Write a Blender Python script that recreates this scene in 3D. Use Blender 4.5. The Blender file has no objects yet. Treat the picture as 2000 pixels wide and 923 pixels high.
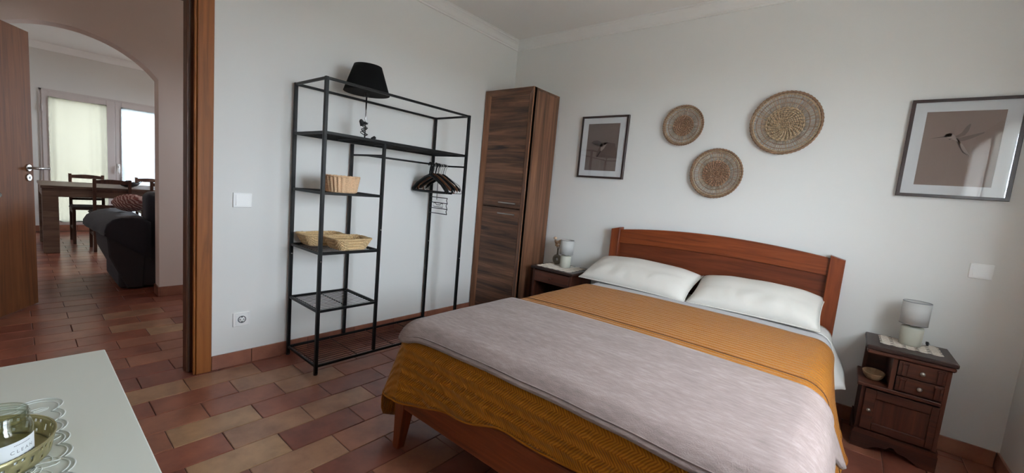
import bpy, bmesh, math, random
from mathutils import Vector, Matrix, noise

random.seed(7)
S = bpy.context.scene
COL = S.collection
PI = math.pi

# ------------------------------------------------------------------ camera
cam_d = bpy.data.cameras.new('camera')
cam_d.sensor_width = 36.0
cam_d.lens = 802.035 / 2000 * 36.0
cam_d.clip_start = 0.02
cam = bpy.data.objects.new('camera', cam_d)
COL.objects.link(cam)
yaw, pitch, roll = 0.682746, -0.1106221, -0.0906622
fw = Vector((-math.sin(yaw) * math.cos(pitch), math.cos(yaw) * math.cos(pitch), math.sin(pitch)))
rt = fw.cross(Vector((0, 0, 1))).normalized()
dn = fw.cross(rt)
r2 = rt * math.cos(roll) + dn * math.sin(roll)
d2 = -rt * math.sin(roll) + dn * math.cos(roll)
M = Matrix((r2, -d2, -fw)).transposed().to_4x4()
CAM = Vector((2.680, -3.128, 1.17))
M.translation = CAM
cam.matrix_world = M
S.camera = cam

# ------------------------------------------------------------------ world, daylight, exposure
world = bpy.data.worlds.new('sky')
S.world = world
world.use_nodes = True
bg = world.node_tree.nodes['Background']
bg.inputs[0].default_value = (0.77, 0.885, 1.0, 1)
bg.inputs[1].default_value = 56.0
S.view_settings.view_transform = 'Standard'
S.view_settings.look = 'None'
S.view_settings.gamma = 1.0
S.view_settings.use_curve_mapping = False
S.view_settings.exposure = 0.0
S.cycles.max_bounces = 10
S.cycles.diffuse_bounces = 6
S.cycles.glossy_bounces = 4
S.cycles.transparent_max_bounces = 16
S.cycles.transmission_bounces = 8
S.cycles.sample_clamp_indirect = 6.0
S.cycles.use_denoising = True


def window_portal(name, loc, roty, sx, sy, rotx=0):
    l = bpy.data.lights.new(name, 'AREA')
    l.shape = 'RECTANGLE'
    l.size = sx
    l.size_y = sy
    l.cycles.is_portal = True
    o = bpy.data.objects.new(name, l)
    o.location = loc
    o.rotation_euler = (rotx, roty, 0)
    COL.objects.link(o)


window_portal('daylight_portal', (3.56, -1.46, 1.42), PI / 2, 1.14, 1.5)
window_portal('daylight_portal', (-6.24, -2.11, 0.98), -PI / 2, 1.78, 1.5)
window_portal('daylight_portal', (-1.05, -0.50, 1.55), 0, 0.5, 0.56, -PI / 2)  # portal of the out-of-view hall window, added for brightness
window_portal('daylight_portal', (-4.10, 1.10, 1.45), 0, 1.2, 0.9, -PI / 2)  # portal of the out-of-view living room window, also added for brightness

# ------------------------------------------------------------------ materials
def lin(c):
    out = []
    for v in c[:3]:
        v = v / 255.0
        out.append(v / 12.92 if v <= 0.04045 else ((v + 0.055) / 1.055) ** 2.4)
    return (*out, 1.0)


MATS = {}


def new_mat(name):
    m = bpy.data.materials.new(name)
    m.use_nodes = True
    MATS[name] = m
    nt = m.node_tree
    return m, nt, nt.nodes['Principled BSDF']


def N(nt, t, **kw):
    n = nt.nodes.new(t)
    for k, v in kw.items():
        if k.startswith('i_'):
            n.inputs[k[2:].replace('_', ' ')].default_value = v
        else:
            setattr(n, k, v)
    return n


def coords(nt, scale=(1, 1, 1), rot=(0, 0, 0)):
    tc = N(nt, 'ShaderNodeTexCoord')
    mp = N(nt, 'ShaderNodeMapping')
    mp.inputs['Scale'].default_value = scale
    mp.inputs['Rotation'].default_value = rot
    nt.links.new(tc.outputs['Object'], mp.inputs['Vector'])
    return mp


def ramp(nt, stops):
    r = N(nt, 'ShaderNodeValToRGB')
    els = r.color_ramp.elements
    while len(els) < len(stops):
        els.new(0.5)
    for e, (p, c) in zip(els, stops):
        e.position = p
        e.color = c if len(c) == 4 else (*c, 1)
    return r


def bump(nt, bsdf, height, strength=0.2, dist=0.002):
    b = N(nt, 'ShaderNodeBump')
    b.inputs['Strength'].default_value = strength
    b.inputs['Distance'].default_value = dist
    nt.links.new(height, b.inputs['Height'])
    nt.links.new(b.outputs['Normal'], bsdf.inputs['Normal'])
    return b


def plain(name, col, rough=0.5, metal=0.0, nscale=0, nstr=0.15, ndist=0.002, var=0.0, spec=None, sheen=0):
    m, nt, b = new_mat(name)
    c = lin(col)
    b.inputs['Base Color'].default_value = c
    b.inputs['Roughness'].default_value = rough
    b.inputs['Metallic'].default_value = metal
    if spec is not None:
        b.inputs['Specular IOR Level'].default_value = spec
    if sheen:
        b.inputs['Sheen Weight'].default_value = sheen
        b.inputs['Sheen Roughness'].default_value = 0.5
    if nscale:
        mp = coords(nt)
        n = N(nt, 'ShaderNodeTexNoise')
        n.inputs['Scale'].default_value = nscale
        n.inputs['Detail'].default_value = 4
        nt.links.new(mp.outputs[0], n.inputs['Vector'])
        bump(nt, b, n.outputs['Fac'], nstr, ndist)
        if var:
            r = ramp(nt, [(0.3, tuple(v * (1 - var) for v in c[:3])), (0.7, tuple(min(1, v * (1 + var)) for v in c[:3]))])
            nt.links.new(n.outputs['Fac'], r.inputs[0])
            nt.links.new(r.outputs[0], b.inputs['Base Color'])
    return m


def wood(name, c1, c2, c3=None, axis='x', rough=0.42, freq=26.0, stretch=0.06, contrast=(0.3, 0.5, 0.72), bands=None):
    """grain running along axis; bands = (other axis, scale, c_dark, c_light) adds board stripes"""
    m, nt, b = new_mat(name)
    sc = [freq, freq, freq]
    i = 'xyz'.index(axis)
    sc[i] = freq * stretch
    mp = coords(nt, tuple(sc))
    n = N(nt, 'ShaderNodeTexNoise')
    n.inputs['Scale'].default_value = 1.0
    n.inputs['Detail'].default_value = 7
    n.inputs['Roughness'].default_value = 0.62
    n.inputs['Distortion'].default_value = 0.9
    nt.links.new(mp.outputs[0], n.inputs['Vector'])
    c3 = c3 or c2
    r = ramp(nt, [(contrast[0], lin(c1)), (contrast[1], lin(c2)), (contrast[2], lin(c3))])
    nt.links.new(n.outputs['Fac'], r.inputs[0])
    out = r.outputs[0]
    if bands:
        baxis, bs, lo, hi = bands
        sc2 = [0.35, 0.35, 0.35]
        sc2['xyz'.index(baxis)] = bs
        mp2 = coords(nt, tuple(sc2))
        n2 = N(nt, 'ShaderNodeTexNoise')
        n2.inputs['Scale'].default_value = 1.0
        n2.inputs['Detail'].default_value = 2
        nt.links.new(mp2.outputs[0], n2.inputs['Vector'])
        r2_ = ramp(nt, [(0.36, (lo, lo, lo)), (0.64, (hi, hi, hi))])
        nt.links.new(n2.outputs['Fac'], r2_.inputs[0])
        mx = N(nt, 'ShaderNodeMixRGB', blend_type='MULTIPLY')
        mx.inputs[0].default_value = 1.0
        nt.links.new(out, mx.inputs[1])
        nt.links.new(r2_.outputs[0], mx.inputs[2])
        out = mx.outputs[0]
    nt.links.new(out, b.inputs['Base Color'])
    b.inputs['Roughness'].default_value = rough
    b.inputs['Specular IOR Level'].default_value = 0.35
    bump(nt, b, n.outputs['Fac'], 0.08, 0.001)
    return m


plain('wall_paint', (237, 237, 234), 0.85, nscale=90, nstr=0.12, ndist=0.001)
plain('ceiling_paint', (243, 241, 237), 0.9)
plain('crown_paint', (244, 243, 240), 0.7)
plain('living_paint', (222, 219, 214), 0.85, nscale=90, nstr=0.1, ndist=0.001)
plain('hall_bounce_tint', (226, 209, 198), 0.85, nscale=90, nstr=0.1, ndist=0.001)  # white walls with the floor's warm bounce light mixed into the colour
plain('white_plastic', (250, 250, 248), 0.35)
plain('seal_grey', (112, 98, 90), 0.6)
plain('socket_grey', (120, 122, 124), 0.4)
plain('black_metal', (11, 11, 12), 0.42, spec=0.3)
plain('black_fabric', (7, 7, 8), 0.9, spec=0.2)
plain('black_rubber', (14, 14, 15), 0.5)
plain('chrome', (205, 205, 208), 0.16, metal=1.0)
plain('satin_metal', (190, 188, 184), 0.32, metal=1.0)
plain('brass', (176, 168, 128), 0.38, metal=0.75, nscale=220, nstr=0.2, ndist=0.0006)
plain('pewter', (170, 165, 155), 0.3, metal=0.9)
plain('grout', (78, 48, 40), 0.9)
plain('white_lacquer', (222, 224, 214), 0.32)
plain('shade_grey', (196, 195, 192), 0.9, nscale=500, nstr=0.15, ndist=0.0004)
plain('shade_inner', (205, 205, 203), 0.9)
plain('ceramic_cream', (204, 204, 190), 0.55)
plain('cord_white', (220, 220, 218), 0.5)
plain('cotton_white', (226, 224, 219), 0.9, nscale=14, nstr=0.35, ndist=0.012)
plain('cotton_grey', (196, 194, 196), 0.9, nscale=16, nstr=0.2, ndist=0.006)
plain('pillow_white', (230, 226, 218), 0.9, nscale=9, nstr=0.30, ndist=0.015)
plain('piping_white', (236, 235, 232), 0.8)
plain('seam_shadow', (74, 40, 16), 0.9)  # dark colour stands in for the shadow in the coverlet's seam groove
plain('mattress_white', (215, 214, 210), 0.9)
plain('wicker', (214, 178, 142), 0.8, nscale=150, nstr=0.4, ndist=0.002, var=0.16)
plain('wicker_pale', (205, 176, 132), 0.8, nscale=160, nstr=0.4, ndist=0.002, var=0.2)
plain('rattan', (160, 136, 108), 0.75, nscale=160, nstr=0.5, ndist=0.002, var=0.28)
plain('rattan_dark', (120, 92, 70), 0.8, nscale=140, nstr=0.5, ndist=0.002, var=0.28)
plain('rattan_red', (140, 106, 82), 0.8, nscale=150, nstr=0.5, ndist=0.002, var=0.25)
plain('frame_dark', (46, 30, 28), 0.35, nscale=60, nstr=0.1)
plain('mat_white', (222, 224, 226), 0.9)
plain('print_taupe', (136, 118, 110), 0.9, nscale=5, nstr=0.0, var=0.06)
plain('print_brown', (104, 88, 82), 0.9, nscale=6, nstr=0.0, var=0.10)
plain('ink_dark', (70, 56, 52), 0.9)
plain('ink_mid', (108, 92, 86), 0.9)
plain('ink_pale', (158, 142, 134), 0.9)
plain('lace_white', (226, 214, 200), 0.9)
plain('lace_clear', (216, 219, 214), 0.6)
plain('flower_beige', (196, 168, 140), 0.9)
plain('flower_brown', (128, 92, 70), 0.9)
plain('vase_grey', (128, 120, 108), 0.35)
plain('upvc_white', (206, 196, 192), 0.4)
plain('sofa_dark', (46, 46, 54), 0.95, nscale=40, nstr=0.4, ndist=0.006, sheen=0.15)
plain('sofa_base', (58, 56, 60), 0.95, nscale=60, nstr=0.3, ndist=0.004)
plain('exterior_white', (225, 225, 222), 0.9)
plain('exterior_paving', (196, 184, 168), 0.95, nscale=3, nstr=0.0, var=0.08)
plain('iron_dark', (38, 32, 32), 0.5)
plain('seat_pad', (96, 86, 82), 0.9)
plain('paper_white', (224, 228, 230), 0.7)
plain('hanger_plastic', (10, 10, 11), 0.5, spec=0.3)
plain('clear_plastic', (200, 200, 198), 0.25)
plain('ink_grey', (120, 124, 128), 0.8)

wood('door_wood', (110, 60, 22), (138, 80, 34), (154, 94, 44), 'z', 0.55, 30, 0.05, bands=('y', 4, 0.9, 1.05))
wood('door_wood_dark', (70, 42, 30), (94, 58, 38), (112, 72, 46), 'z', 0.4, 30, 0.05)
wood('door_wood_hall', (82, 46, 22), (104, 60, 28), (118, 72, 36), 'z', 0.7, 30, 0.05)
wood('bed_wood_x', (78, 34, 15), (110, 51, 24), (130, 65, 32), 'x', 0.36, 34, 0.05)
wood('bed_wood_z', (82, 36, 17), (114, 53, 26), (131, 66, 33), 'z', 0.36, 34, 0.05)
wood('bed_panel', (76, 32, 15), (96, 43, 21), (110, 53, 28), 'x', 0.4, 26, 0.08)
wood('walnut_x', (50, 33, 26), (98, 66, 48), (132, 93, 68), 'x', 0.42, 24, 0.06, (0.34, 0.52, 0.70), bands=('z', 10, 0.50, 1.22))
wood('walnut_z', (70, 46, 34), (112, 76, 55), (138, 98, 72), 'z', 0.42, 26, 0.04, (0.32, 0.52, 0.72), bands=('y', 18, 0.66, 1.2))
wood('dark_wood_x', (42, 19, 12), (68, 34, 22), (88, 47, 32), 'x', 0.5, 34, 0.05)
wood('dark_wood_z', (42, 19, 12), (70, 35, 23), (90, 48, 33), 'z', 0.5, 34, 0.05)
wood('dark_top', (34, 22, 20), (50, 34, 30), (62, 43, 38), 'x', 0.4, 34, 0.05)
wood('dining_wood', (92, 74, 64), (122, 100, 86), (142, 120, 104), 'y', 0.45, 22, 0.06)
wood('chair_wood', (58, 38, 30), (82, 54, 42), (98, 66, 52), 'z', 0.45, 24, 0.08)
wood('hanger_wood', (70, 42, 28), (98, 60, 38), (128, 82, 54), 'x', 0.4, 50, 0.08)
wood('bowl_wood', (118, 88, 62), (146, 114, 84), (162, 132, 100), 'x', 0.6, 40, 0.2)


def tile_material(name, island):
    m, nt, b = new_mat(name)
    mp = coords(nt)
    geo = N(nt, 'ShaderNodeNewGeometry')
    n = N(nt, 'ShaderNodeTexNoise')
    n.inputs['Scale'].default_value = 7.0
    n.inputs['Detail'].default_value = 6
    n.inputs['Roughness'].default_value = 0.6
    nt.links.new(geo.outputs['Position'], n.inputs['Vector'])
    if island:
        base = ramp(nt, [(0.0, lin((122, 70, 56))), (0.6, lin((142, 88, 68))), (1.0, lin((158, 114, 88)))])
        nt.links.new(geo.outputs['Random Per Island'], base.inputs[0])
        base = base.outputs[0]
    else:
        base = N(nt, 'ShaderNodeObjectInfo').outputs['Color']
    r = ramp(nt, [(0.30, (0.66, 0.60, 0.60)), (0.52, (1, 1, 1)), (0.72, (1.25, 1.28, 1.26))])
    nt.links.new(n.outputs['Fac'], r.inputs[0])
    mx = N(nt, 'ShaderNodeMixRGB', blend_type='MULTIPLY')
    mx.inputs[0].default_value = 1.0
    nt.links.new(base, mx.inputs[1])
    nt.links.new(r.outputs[0], mx.inputs[2])
    nt.links.new(mx.outputs[0], b.inputs['Base Color'])
    b.inputs['Roughness'].default_value = 0.30
    bump(nt, b, n.outputs['Fac'], 0.06, 0.002)


tile_material('tile', False)
tile_material('tile_far', True)


def quilt_material():
    """mustard coverlet with a pressed zigzag relief"""
    m, nt, b = new_mat('quilt')
    tc = N(nt, 'ShaderNodeTexCoord')
    sep = N(nt, 'ShaderNodeSeparateXYZ')
    nt.links.new(tc.outputs['UV'], sep.inputs[0])

    def math_(op, a, bb=None, c=None):
        n = N(nt, 'ShaderNodeMath', operation=op)
        for k, v in enumerate((a, bb, c)):
            if v is None:
                continue
            if isinstance(v, (int, float)):
                n.inputs[k].default_value = v
            else:
                nt.links.new(v, n.inputs[k])
        return n.outputs[0]
    zig = math_('PINGPONG', sep.outputs[1], 0.034)
    tri = math_('MULTIPLY', zig, 0.9)
    ph = math_('ADD', sep.outputs[0], tri)
    nz = N(nt, 'ShaderNodeTexNoise')
    nz.inputs['Scale'].default_value = 26
    nz.inputs['Detail'].default_value = 1
    nt.links.new(tc.outputs['UV'], nz.inputs['Vector'])
    ph = math_('ADD', ph, math_('MULTIPLY', nz.outputs['Fac'], 0.012))
    w = math_('SINE', math_('MULTIPLY', ph, 2 * PI / 0.0105))
    h = math_('MULTIPLY_ADD', w, 0.5, 0.5)
    col = math_('SINE', math_('MULTIPLY', math_('ADD', sep.outputs[1], math_('MULTIPLY', nz.outputs['Fac'], 0.02)), 2 * PI / 0.034))
    hh = math_('ADD', math_('MULTIPLY', h, 0.40), math_('MULTIPLY', col, 0.8))
    r = ramp(nt, [(0.0, lin((132, 75, 7))), (1.0, lin((166, 105, 20)))])
    nt.links.new(h, r.inputs[0])
    nt.links.new(r.outputs[0], b.inputs['Base Color'])
    b.inputs['Roughness'].default_value = 0.62
    b.inputs['Sheen Weight'].default_value = 0.1
    b.inputs['Sheen Roughness'].default_value = 0.4
    b.inputs['Specular IOR Level'].default_value = 0.14
    bump(nt, b, hh, 0.8, 0.0042)


quilt_material()


def fleece_material():
    m, nt, b = new_mat('fleece')
    mp = coords(nt)
    n = N(nt, 'ShaderNodeTexNoise')
    n.inputs['Scale'].default_value = 260
    n.inputs['Detail'].default_value = 3
    n2 = N(nt, 'ShaderNodeTexNoise')
    n2.inputs['Scale'].default_value = 8
    n2.inputs['Detail'].default_value = 12
    n2.inputs['Roughness'].default_value = 0.78
    mp2 = coords(nt, (0.55, 1.6, 1), (0, 0, 0.25))
    nt.links.new(mp.outputs[0], n.inputs['Vector'])
    nt.links.new(mp2.outputs[0], n2.inputs['Vector'])
    r = ramp(nt, [(0.34, lin((124, 108, 103))), (0.52, lin((142, 124, 119))), (0.72, lin((162, 145, 140)))])
    n3 = N(nt, 'ShaderNodeTexNoise')
    n3.inputs['Scale'].default_value = 70
    n3.inputs['Detail'].default_value = 4
    mp3 = coords(nt, (0.35, 1.2, 1), (0, 0, 0.5))
    nt.links.new(mp3.outputs[0], n3.inputs['Vector'])
    mx = N(nt, 'ShaderNodeMix')
    mx.inputs[0].default_value = 0.45
    nt.links.new(n2.outputs['Fac'], mx.inputs[2])
    nt.links.new(n3.outputs['Fac'], mx.inputs[3])
    nt.links.new(mx.outputs[0], r.inputs[0])
    nt.links.new(r.outputs[0], b.inputs['Base Color'])
    b.inputs['Roughness'].default_value = 0.95
    b.inputs['Sheen Weight'].default_value = 0.12
    b.inputs['Sheen Roughness'].default_value = 0.35
    bump(nt, b, n.outputs['Fac'], 0.5, 0.003)


fleece_material()


def glass_sheet(name, tint=(1, 1, 1)):
    m = bpy.data.materials.new(name)
    m.use_nodes = True
    MATS[name] = m
    nt = m.node_tree
    nt.nodes.clear()
    o = N(nt, 'ShaderNodeOutputMaterial')
    mix = N(nt, 'ShaderNodeMixShader')
    fr = N(nt, 'ShaderNodeFresnel')
    ge = N(nt, 'ShaderNodeNewGeometry')
    io = N(nt, 'ShaderNodeMapRange')          # index as seen from either side of the thin sheet
    io.inputs['To Min'].default_value = 1.5
    io.inputs['To Max'].default_value = 1 / 1.5
    nt.links.new(ge.outputs['Backfacing'], io.inputs['Value'])
    nt.links.new(io.outputs[0], fr.inputs[0])
    t = N(nt, 'ShaderNodeBsdfTransparent')
    t.inputs[0].default_value = (*tint, 1)
    g = N(nt, 'ShaderNodeBsdfGlossy')
    g.inputs['Roughness'].default_value = 0.01
    nt.links.new(fr.outputs[0], mix.inputs[0])
    nt.links.new(t.outputs[0], mix.inputs[1])
    nt.links.new(g.outputs[0], mix.inputs[2])
    nt.links.new(mix.outputs[0], o.inputs[0])


glass_sheet('window_glass')
glass_sheet('picture_glass')
glass_sheet('jar_glass', (0.90, 0.92, 0.88))


def sheer(name, col, clear):
    m = bpy.data.materials.new(name)
    m.use_nodes = True
    MATS[name] = m
    nt = m.node_tree
    nt.nodes.clear()
    o = N(nt, 'ShaderNodeOutputMaterial')
    mix = N(nt, 'ShaderNodeMixShader')
    mix.inputs[0].default_value = 1 - clear
    t = N(nt, 'ShaderNodeBsdfTransparent')
    add = N(nt, 'ShaderNodeMixShader')
    add.inputs[0].default_value = 0.6
    d = N(nt, 'ShaderNodeBsdfDiffuse')
    tr = N(nt, 'ShaderNodeBsdfTranslucent')
    d.inputs[0].default_value = lin(col)
    tr.inputs[0].default_value = lin(col)
    nt.links.new(d.outputs[0], add.inputs[1])
    nt.links.new(tr.outputs[0], add.inputs[2])
    nt.links.new(t.outputs[0], mix.inputs[1])
    nt.links.new(add.outputs[0], mix.inputs[2])
    nt.links.new(mix.outputs[0], o.inputs[0])


sheer('sheer_cream', (67, 65, 57), 0.0003)
sheer('sheer_white', (80, 84, 86), 0.007)
sheer('sheer_bedroom', (240, 240, 236), 0.58)
sheer('sheer_dense', (190, 190, 184), 0.10)


def knit_material():
    m, nt, b = new_mat('knit_stripe')
    mp = coords(nt, (1, 1, 1))
    w = N(nt, 'ShaderNodeTexWave', wave_type='BANDS', bands_direction='DIAGONAL')
    w.inputs['Scale'].default_value = 20
    w.inputs['Distortion'].default_value = 6.0
    nt.links.new(mp.outputs[0], w.inputs['Vector'])
    r = ramp(nt, [(0.30, lin((128, 72, 68))), (0.75, lin((196, 166, 156)))])
    nt.links.new(w.outputs['Fac'], r.inputs[0])
    nt.links.new(r.outputs[0], b.inputs['Base Color'])
    b.inputs['Roughness'].default_value = 0.95


knit_material()

# ------------------------------------------------------------------ mesh helpers
def V(*a):
    return Vector(a)


def box(bm, a, b, bev=0.0, seg=1, mat=None):
    x0, y0, z0 = (min(a[i], b[i]) for i in range(3))
    x1, y1, z1 = (max(a[i], b[i]) for i in range(3))
    v = [bm.verts.new(p) for p in ((x0, y0, z0), (x1, y0, z0), (x1, y1, z0), (x0, y1, z0),
                                   (x0, y0, z1), (x1, y0, z1), (x1, y1, z1), (x0, y1, z1))]
    fs = [bm.faces.new([v[i] for i in q]) for q in
          ((3, 2, 1, 0), (4, 5, 6, 7), (0, 1, 5, 4), (1, 2, 6, 5), (2, 3, 7, 6), (3, 0, 4, 7))]
    if mat is not None:
        bmesh.ops.transform(bm, matrix=mat, verts=v)
    if bev > 0:
        es = list({e for f in fs for e in f.edges})
        bmesh.ops.bevel(bm, geom=es, offset=bev, segments=seg, affect='EDGES', profile=0.5)
    return v


def prism(bm, poly, axis, a0, a1, bev=0.0):
    """poly = 2D outline in the two other axes (in xyz order), extruded along axis from a0 to a1"""
    def p3(q, a):
        if axis == 'x':
            return (a, q[0], q[1])
        if axis == 'y':
            return (q[0], a, q[1])
        return (q[0], q[1], a)
    va = [bm.verts.new(p3(q, a0)) for q in poly]
    vb = [bm.verts.new(p3(q, a1)) for q in poly]
    n = len(poly)
    fs = [bm.faces.new(va[::-1]), bm.faces.new(vb)]
    for i in range(n):
        j = (i + 1) % n
        fs.append(bm.faces.new((va[i], va[j], vb[j], vb[i])))
    bmesh.ops.recalc_face_normals(bm, faces=fs)
    if bev > 0:
        es = [e for e in set(fs[0].edges) | set(fs[1].edges)]
        bmesh.ops.bevel(bm, geom=es, offset=bev, segments=1, affect='EDGES', profile=0.5)


def lathe(bm, prof, c=(0, 0, 0), n=28, axis='z', smooth=True):
    rings = []
    for r, z in prof:
        ring = []
        for i in range(n):
            t = 2 * PI * i / n
            p = (r * math.cos(t), r * math.sin(t), z)
            if axis == 'y':
                p = (p[0], z, p[1])
            elif axis == 'x':
                p = (z, p[0], p[1])
            ring.append(bm.verts.new((c[0] + p[0], c[1] + p[1], c[2] + p[2])))
        rings.append(ring)
    fs = []
    for a, b in zip(rings, rings[1:]):
        for i in range(n):
            j = (i + 1) % n
            fs.append(bm.faces.new((a[i], a[j], b[j], b[i])))
    for ring, r in ((rings[0], prof[0][0]), (rings[-1], prof[-1][0])):
        if r > 1e-5:
            fs.append(bm.faces.new(ring))
    for f in fs:
        f.smooth = smooth and len(f.verts) == 4
    bmesh.ops.remove_doubles(bm, verts=[v for ring in (rings[0], rings[-1]) for v in ring], dist=1e-6)
    bmesh.ops.recalc_face_normals(bm, faces=[f for f in bm.faces])


def tube(bm, pts, r, n=8, closed=False, caps=True):
    pts = [Vector(p) for p in pts]
    m = len(pts)
    rings = []
    prev = None
    for i in range(m):
        if closed:
            t = pts[(i + 1) % m] - pts[i - 1]
        else:
            t = pts[min(i + 1, m - 1)] - pts[max(i - 1, 0)]
        t.normalize()
        if prev is None:
            up = Vector((0, 0, 1)) if abs(t.z) < 0.9 else Vector((1, 0, 0))
            nrm = (up - t * up.dot(t)).normalized()
        else:
            nrm = (prev - t * prev.dot(t))
            nrm = nrm.normalized() if nrm.length > 1e-6 else prev
        prev = nrm
        bi = t.cross(nrm)
        rr = r[i] if isinstance(r, (list, tuple)) else r
        rings.append([bm.verts.new(pts[i] + (nrm * math.cos(2 * PI * k / n) + bi * math.sin(2 * PI * k / n)) * rr) for k in range(n)])
    fs = []
    rng = range(m) if closed else range(m - 1)
    for i in rng:
        a, b = rings[i], rings[(i + 1) % m]
        for k in range(n):
            l = (k + 1) % n
            f = bm.faces.new((a[k], b[k], b[l], a[l]))
            f.smooth = True
            fs.append(f)
    if caps and not closed:
        fs.append(bm.faces.new(rings[0]))
        fs.append(bm.faces.new(rings[-1][::-1]))
    return rings


def bar(bm, a, b, w, h=None, bev=0.0):
    """square bar from a to b (axis-aligned or not)"""
    a, b = Vector(a), Vector(b)
    d = b - a
    L = d.length
    q = d.to_track_quat('X', 'Z')
    mt = Matrix.Translation(a) @ q.to_matrix().to_4x4()
    h = h or w
    box(bm, (0, -w / 2, -h / 2), (L, w / 2, h / 2), bev, 1, mt)


def blob(bm, c, r, seg=10, rings=6, jit=0.0, sc=(1, 1, 1)):
    vs = []
    for j in range(1, rings):
        ph = PI * j / rings
        vs.append([bm.verts.new((c[0] + r * sc[0] * math.sin(ph) * math.cos(2 * PI * i / seg) * (1 + jit * random.uniform(-1, 1)),
                                 c[1] + r * sc[1] * math.sin(ph) * math.sin(2 * PI * i / seg) * (1 + jit * random.uniform(-1, 1)),
                                 c[2] + r * sc[2] * math.cos(ph))) for i in range(seg)])
    top = bm.verts.new((c[0], c[1], c[2] + r * sc[2]))
    bot = bm.verts.new((c[0], c[1], c[2] - r * sc[2]))
    for i in range(seg):
        j = (i + 1) % seg
        fs = [bm.faces.new((top, vs[0][i], vs[0][j])), bm.faces.new((bot, vs[-1][j], vs[-1][i]))]
        for a, b in zip(vs, vs[1:]):
            fs.append(bm.faces.new((a[i], b[i], b[j], a[j])))
        for f in fs:
            f.smooth = True


def bmx():
    return bmesh.new()


def finish(name, bm, mat, origin):
    me = bpy.data.meshes.new(name)
    bmesh.ops.translate(bm, verts=bm.verts, vec=-Vector(origin))
    bm.to_mesh(me)
    bm.free()
    me.materials.append(MATS[mat])
    return me


ORG = {}


def part(name, bm, mat, parent, label=None, kind=None):
    """a mesh child; geometry is given in the same space as its thing"""
    og = ORG[parent.name]
    o = bpy.data.objects.new(name, finish(name, bm, mat, og))
    COL.objects.link(o)
    o.parent = parent
    ORG[o.name] = og
    if label:
        o['label'] = label
    if kind:
        o['kind'] = kind
    return o


def thing(name, label, cat, loc=(0, 0, 0), group=None):
    o = bpy.data.objects.new(name, None)
    o.empty_display_size = 0.05
    COL.objects.link(o)
    o.location = loc
    ORG[o.name] = Vector(loc)
    o['label'] = label
    o['category'] = cat
    if group:
        o['group'] = group
    return o


def single(name, bm, mat, loc, label, cat, group=None):
    o = bpy.data.objects.new(name, finish(name, bm, mat, loc))
    COL.objects.link(o)
    o.location = loc
    ORG[o.name] = Vector(loc)
    o['label'] = label
    o['category'] = cat
    if group:
        o['group'] = group
    return o


def struct(name, bm, mat, loc=(0, 0, 0)):
    o = bpy.data.objects.new(name, finish(name, bm, mat, loc))
    COL.objects.link(o)
    o.location = loc
    ORG[o.name] = Vector(loc)
    o['kind'] = 'structure'
    return o


def dup(root, loc, rotz=0.0, label=None):
    r = root.copy()
    COL.objects.link(r)
    r.location = loc
    r.rotation_euler = (0, 0, rotz)
    if label:
        r['label'] = label

    def rec(src, dst):
        for ch in src.children:
            c = ch.copy()
            COL.objects.link(c)
            c.parent = dst
            rec(ch, c)
    rec(root, r)
    return r


def solid(o, t, off=-1.0):
    m = o.modifiers.new('thickness', 'SOLIDIFY')
    m.thickness = t
    m.offset = off
    return o


def smooth(o, sub=0):
    for p in o.data.polygons:
        p.use_smooth = True
    if sub:
        m = o.modifiers.new('subdivision', 'SUBSURF')
        m.levels = sub
        m.render_levels = sub
    return o

# ================================================================== STRUCTURE
CEIL = 2.575
XR = 3.418          # right wall
YF = -3.56          # wall behind the camera
DY0, DY1, DH = -3.31, -2.51, 2.0     # bedroom door opening

# ---- floor: grout bed + terracotta tiles laid in running bond
b = bmx()
box(b, (-6.1, -4.2, -0.12), (XR, 1.0, -0.004))
floor = struct('floor', b, 'grout')

PX, PY = 0.1635, 0.3331
TW, TL = 0.1600, 0.3296


def tile_mesh_into(bm, cx, cy, w=TW, l=TL, z0=-0.012, z1=0.0, ch=0.0022):
    xs, ys = w / 2, l / 2
    lo = [bm.verts.new((cx + sx * xs, cy + sy * ys, z0)) for sx, sy in ((-1, -1), (1, -1), (1, 1), (-1, 1))]
    mi = [bm.verts.new((cx + sx * xs, cy + sy * ys, z1 - ch * 0.7)) for sx, sy in ((-1, -1), (1, -1), (1, 1), (-1, 1))]
    hi = [bm.verts.new((cx + sx * (xs - ch), cy + sy * (ys - ch), z1)) for sx, sy in ((-1, -1), (1, -1), (1, 1), (-1, 1))]
    bm.faces.new(hi)
    for i in range(4):
        j = (i + 1) % 4
        bm.faces.new((lo[i], lo[j], mi[j], mi[i]))
        bm.faces.new((mi[i], mi[j], hi[j], hi[i]))


b = bmx()
tile_mesh_into(b, 0, 0)
tile_me = finish('tile', b, 'tile', (0, 0, 0))

Mi = M.inverted()


def seen_area(cx, cy):
    """rough size of a tile in the view (0 when it cannot be seen from the room's camera corner)"""
    p = Mi @ Vector((cx, cy, 0))
    if p.z > -0.2:
        return 0
    u, v = -p.x / p.z * 802, -p.y / p.z * 802
    if abs(u) > 1060 or abs(v) > 520:
        return 0
    return 1.0 / (p.z * p.z) * (CAM.z / (CAM - Vector((cx, cy, 0))).length)


def hidden(cx, cy):
    if 1.45 < cx < 2.7 and cy > -1.95:
        return True                   # deep under the bed
    if cx > 1.40 and cy < -2.95:
        return True
    if -0.1 < cx < 0.55 and cy > -0.35:
        return True
    if cx < -0.05 and cy > -2.1:
        return True
    if cx < -0.1 and cy < -3.2:
        return True
    if 0.05 < cx < 3.4 and cy < -3.15:
        return True
    if 0.6 < cx < 1.3 and cy > -0.3:
        return True
    return False


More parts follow.
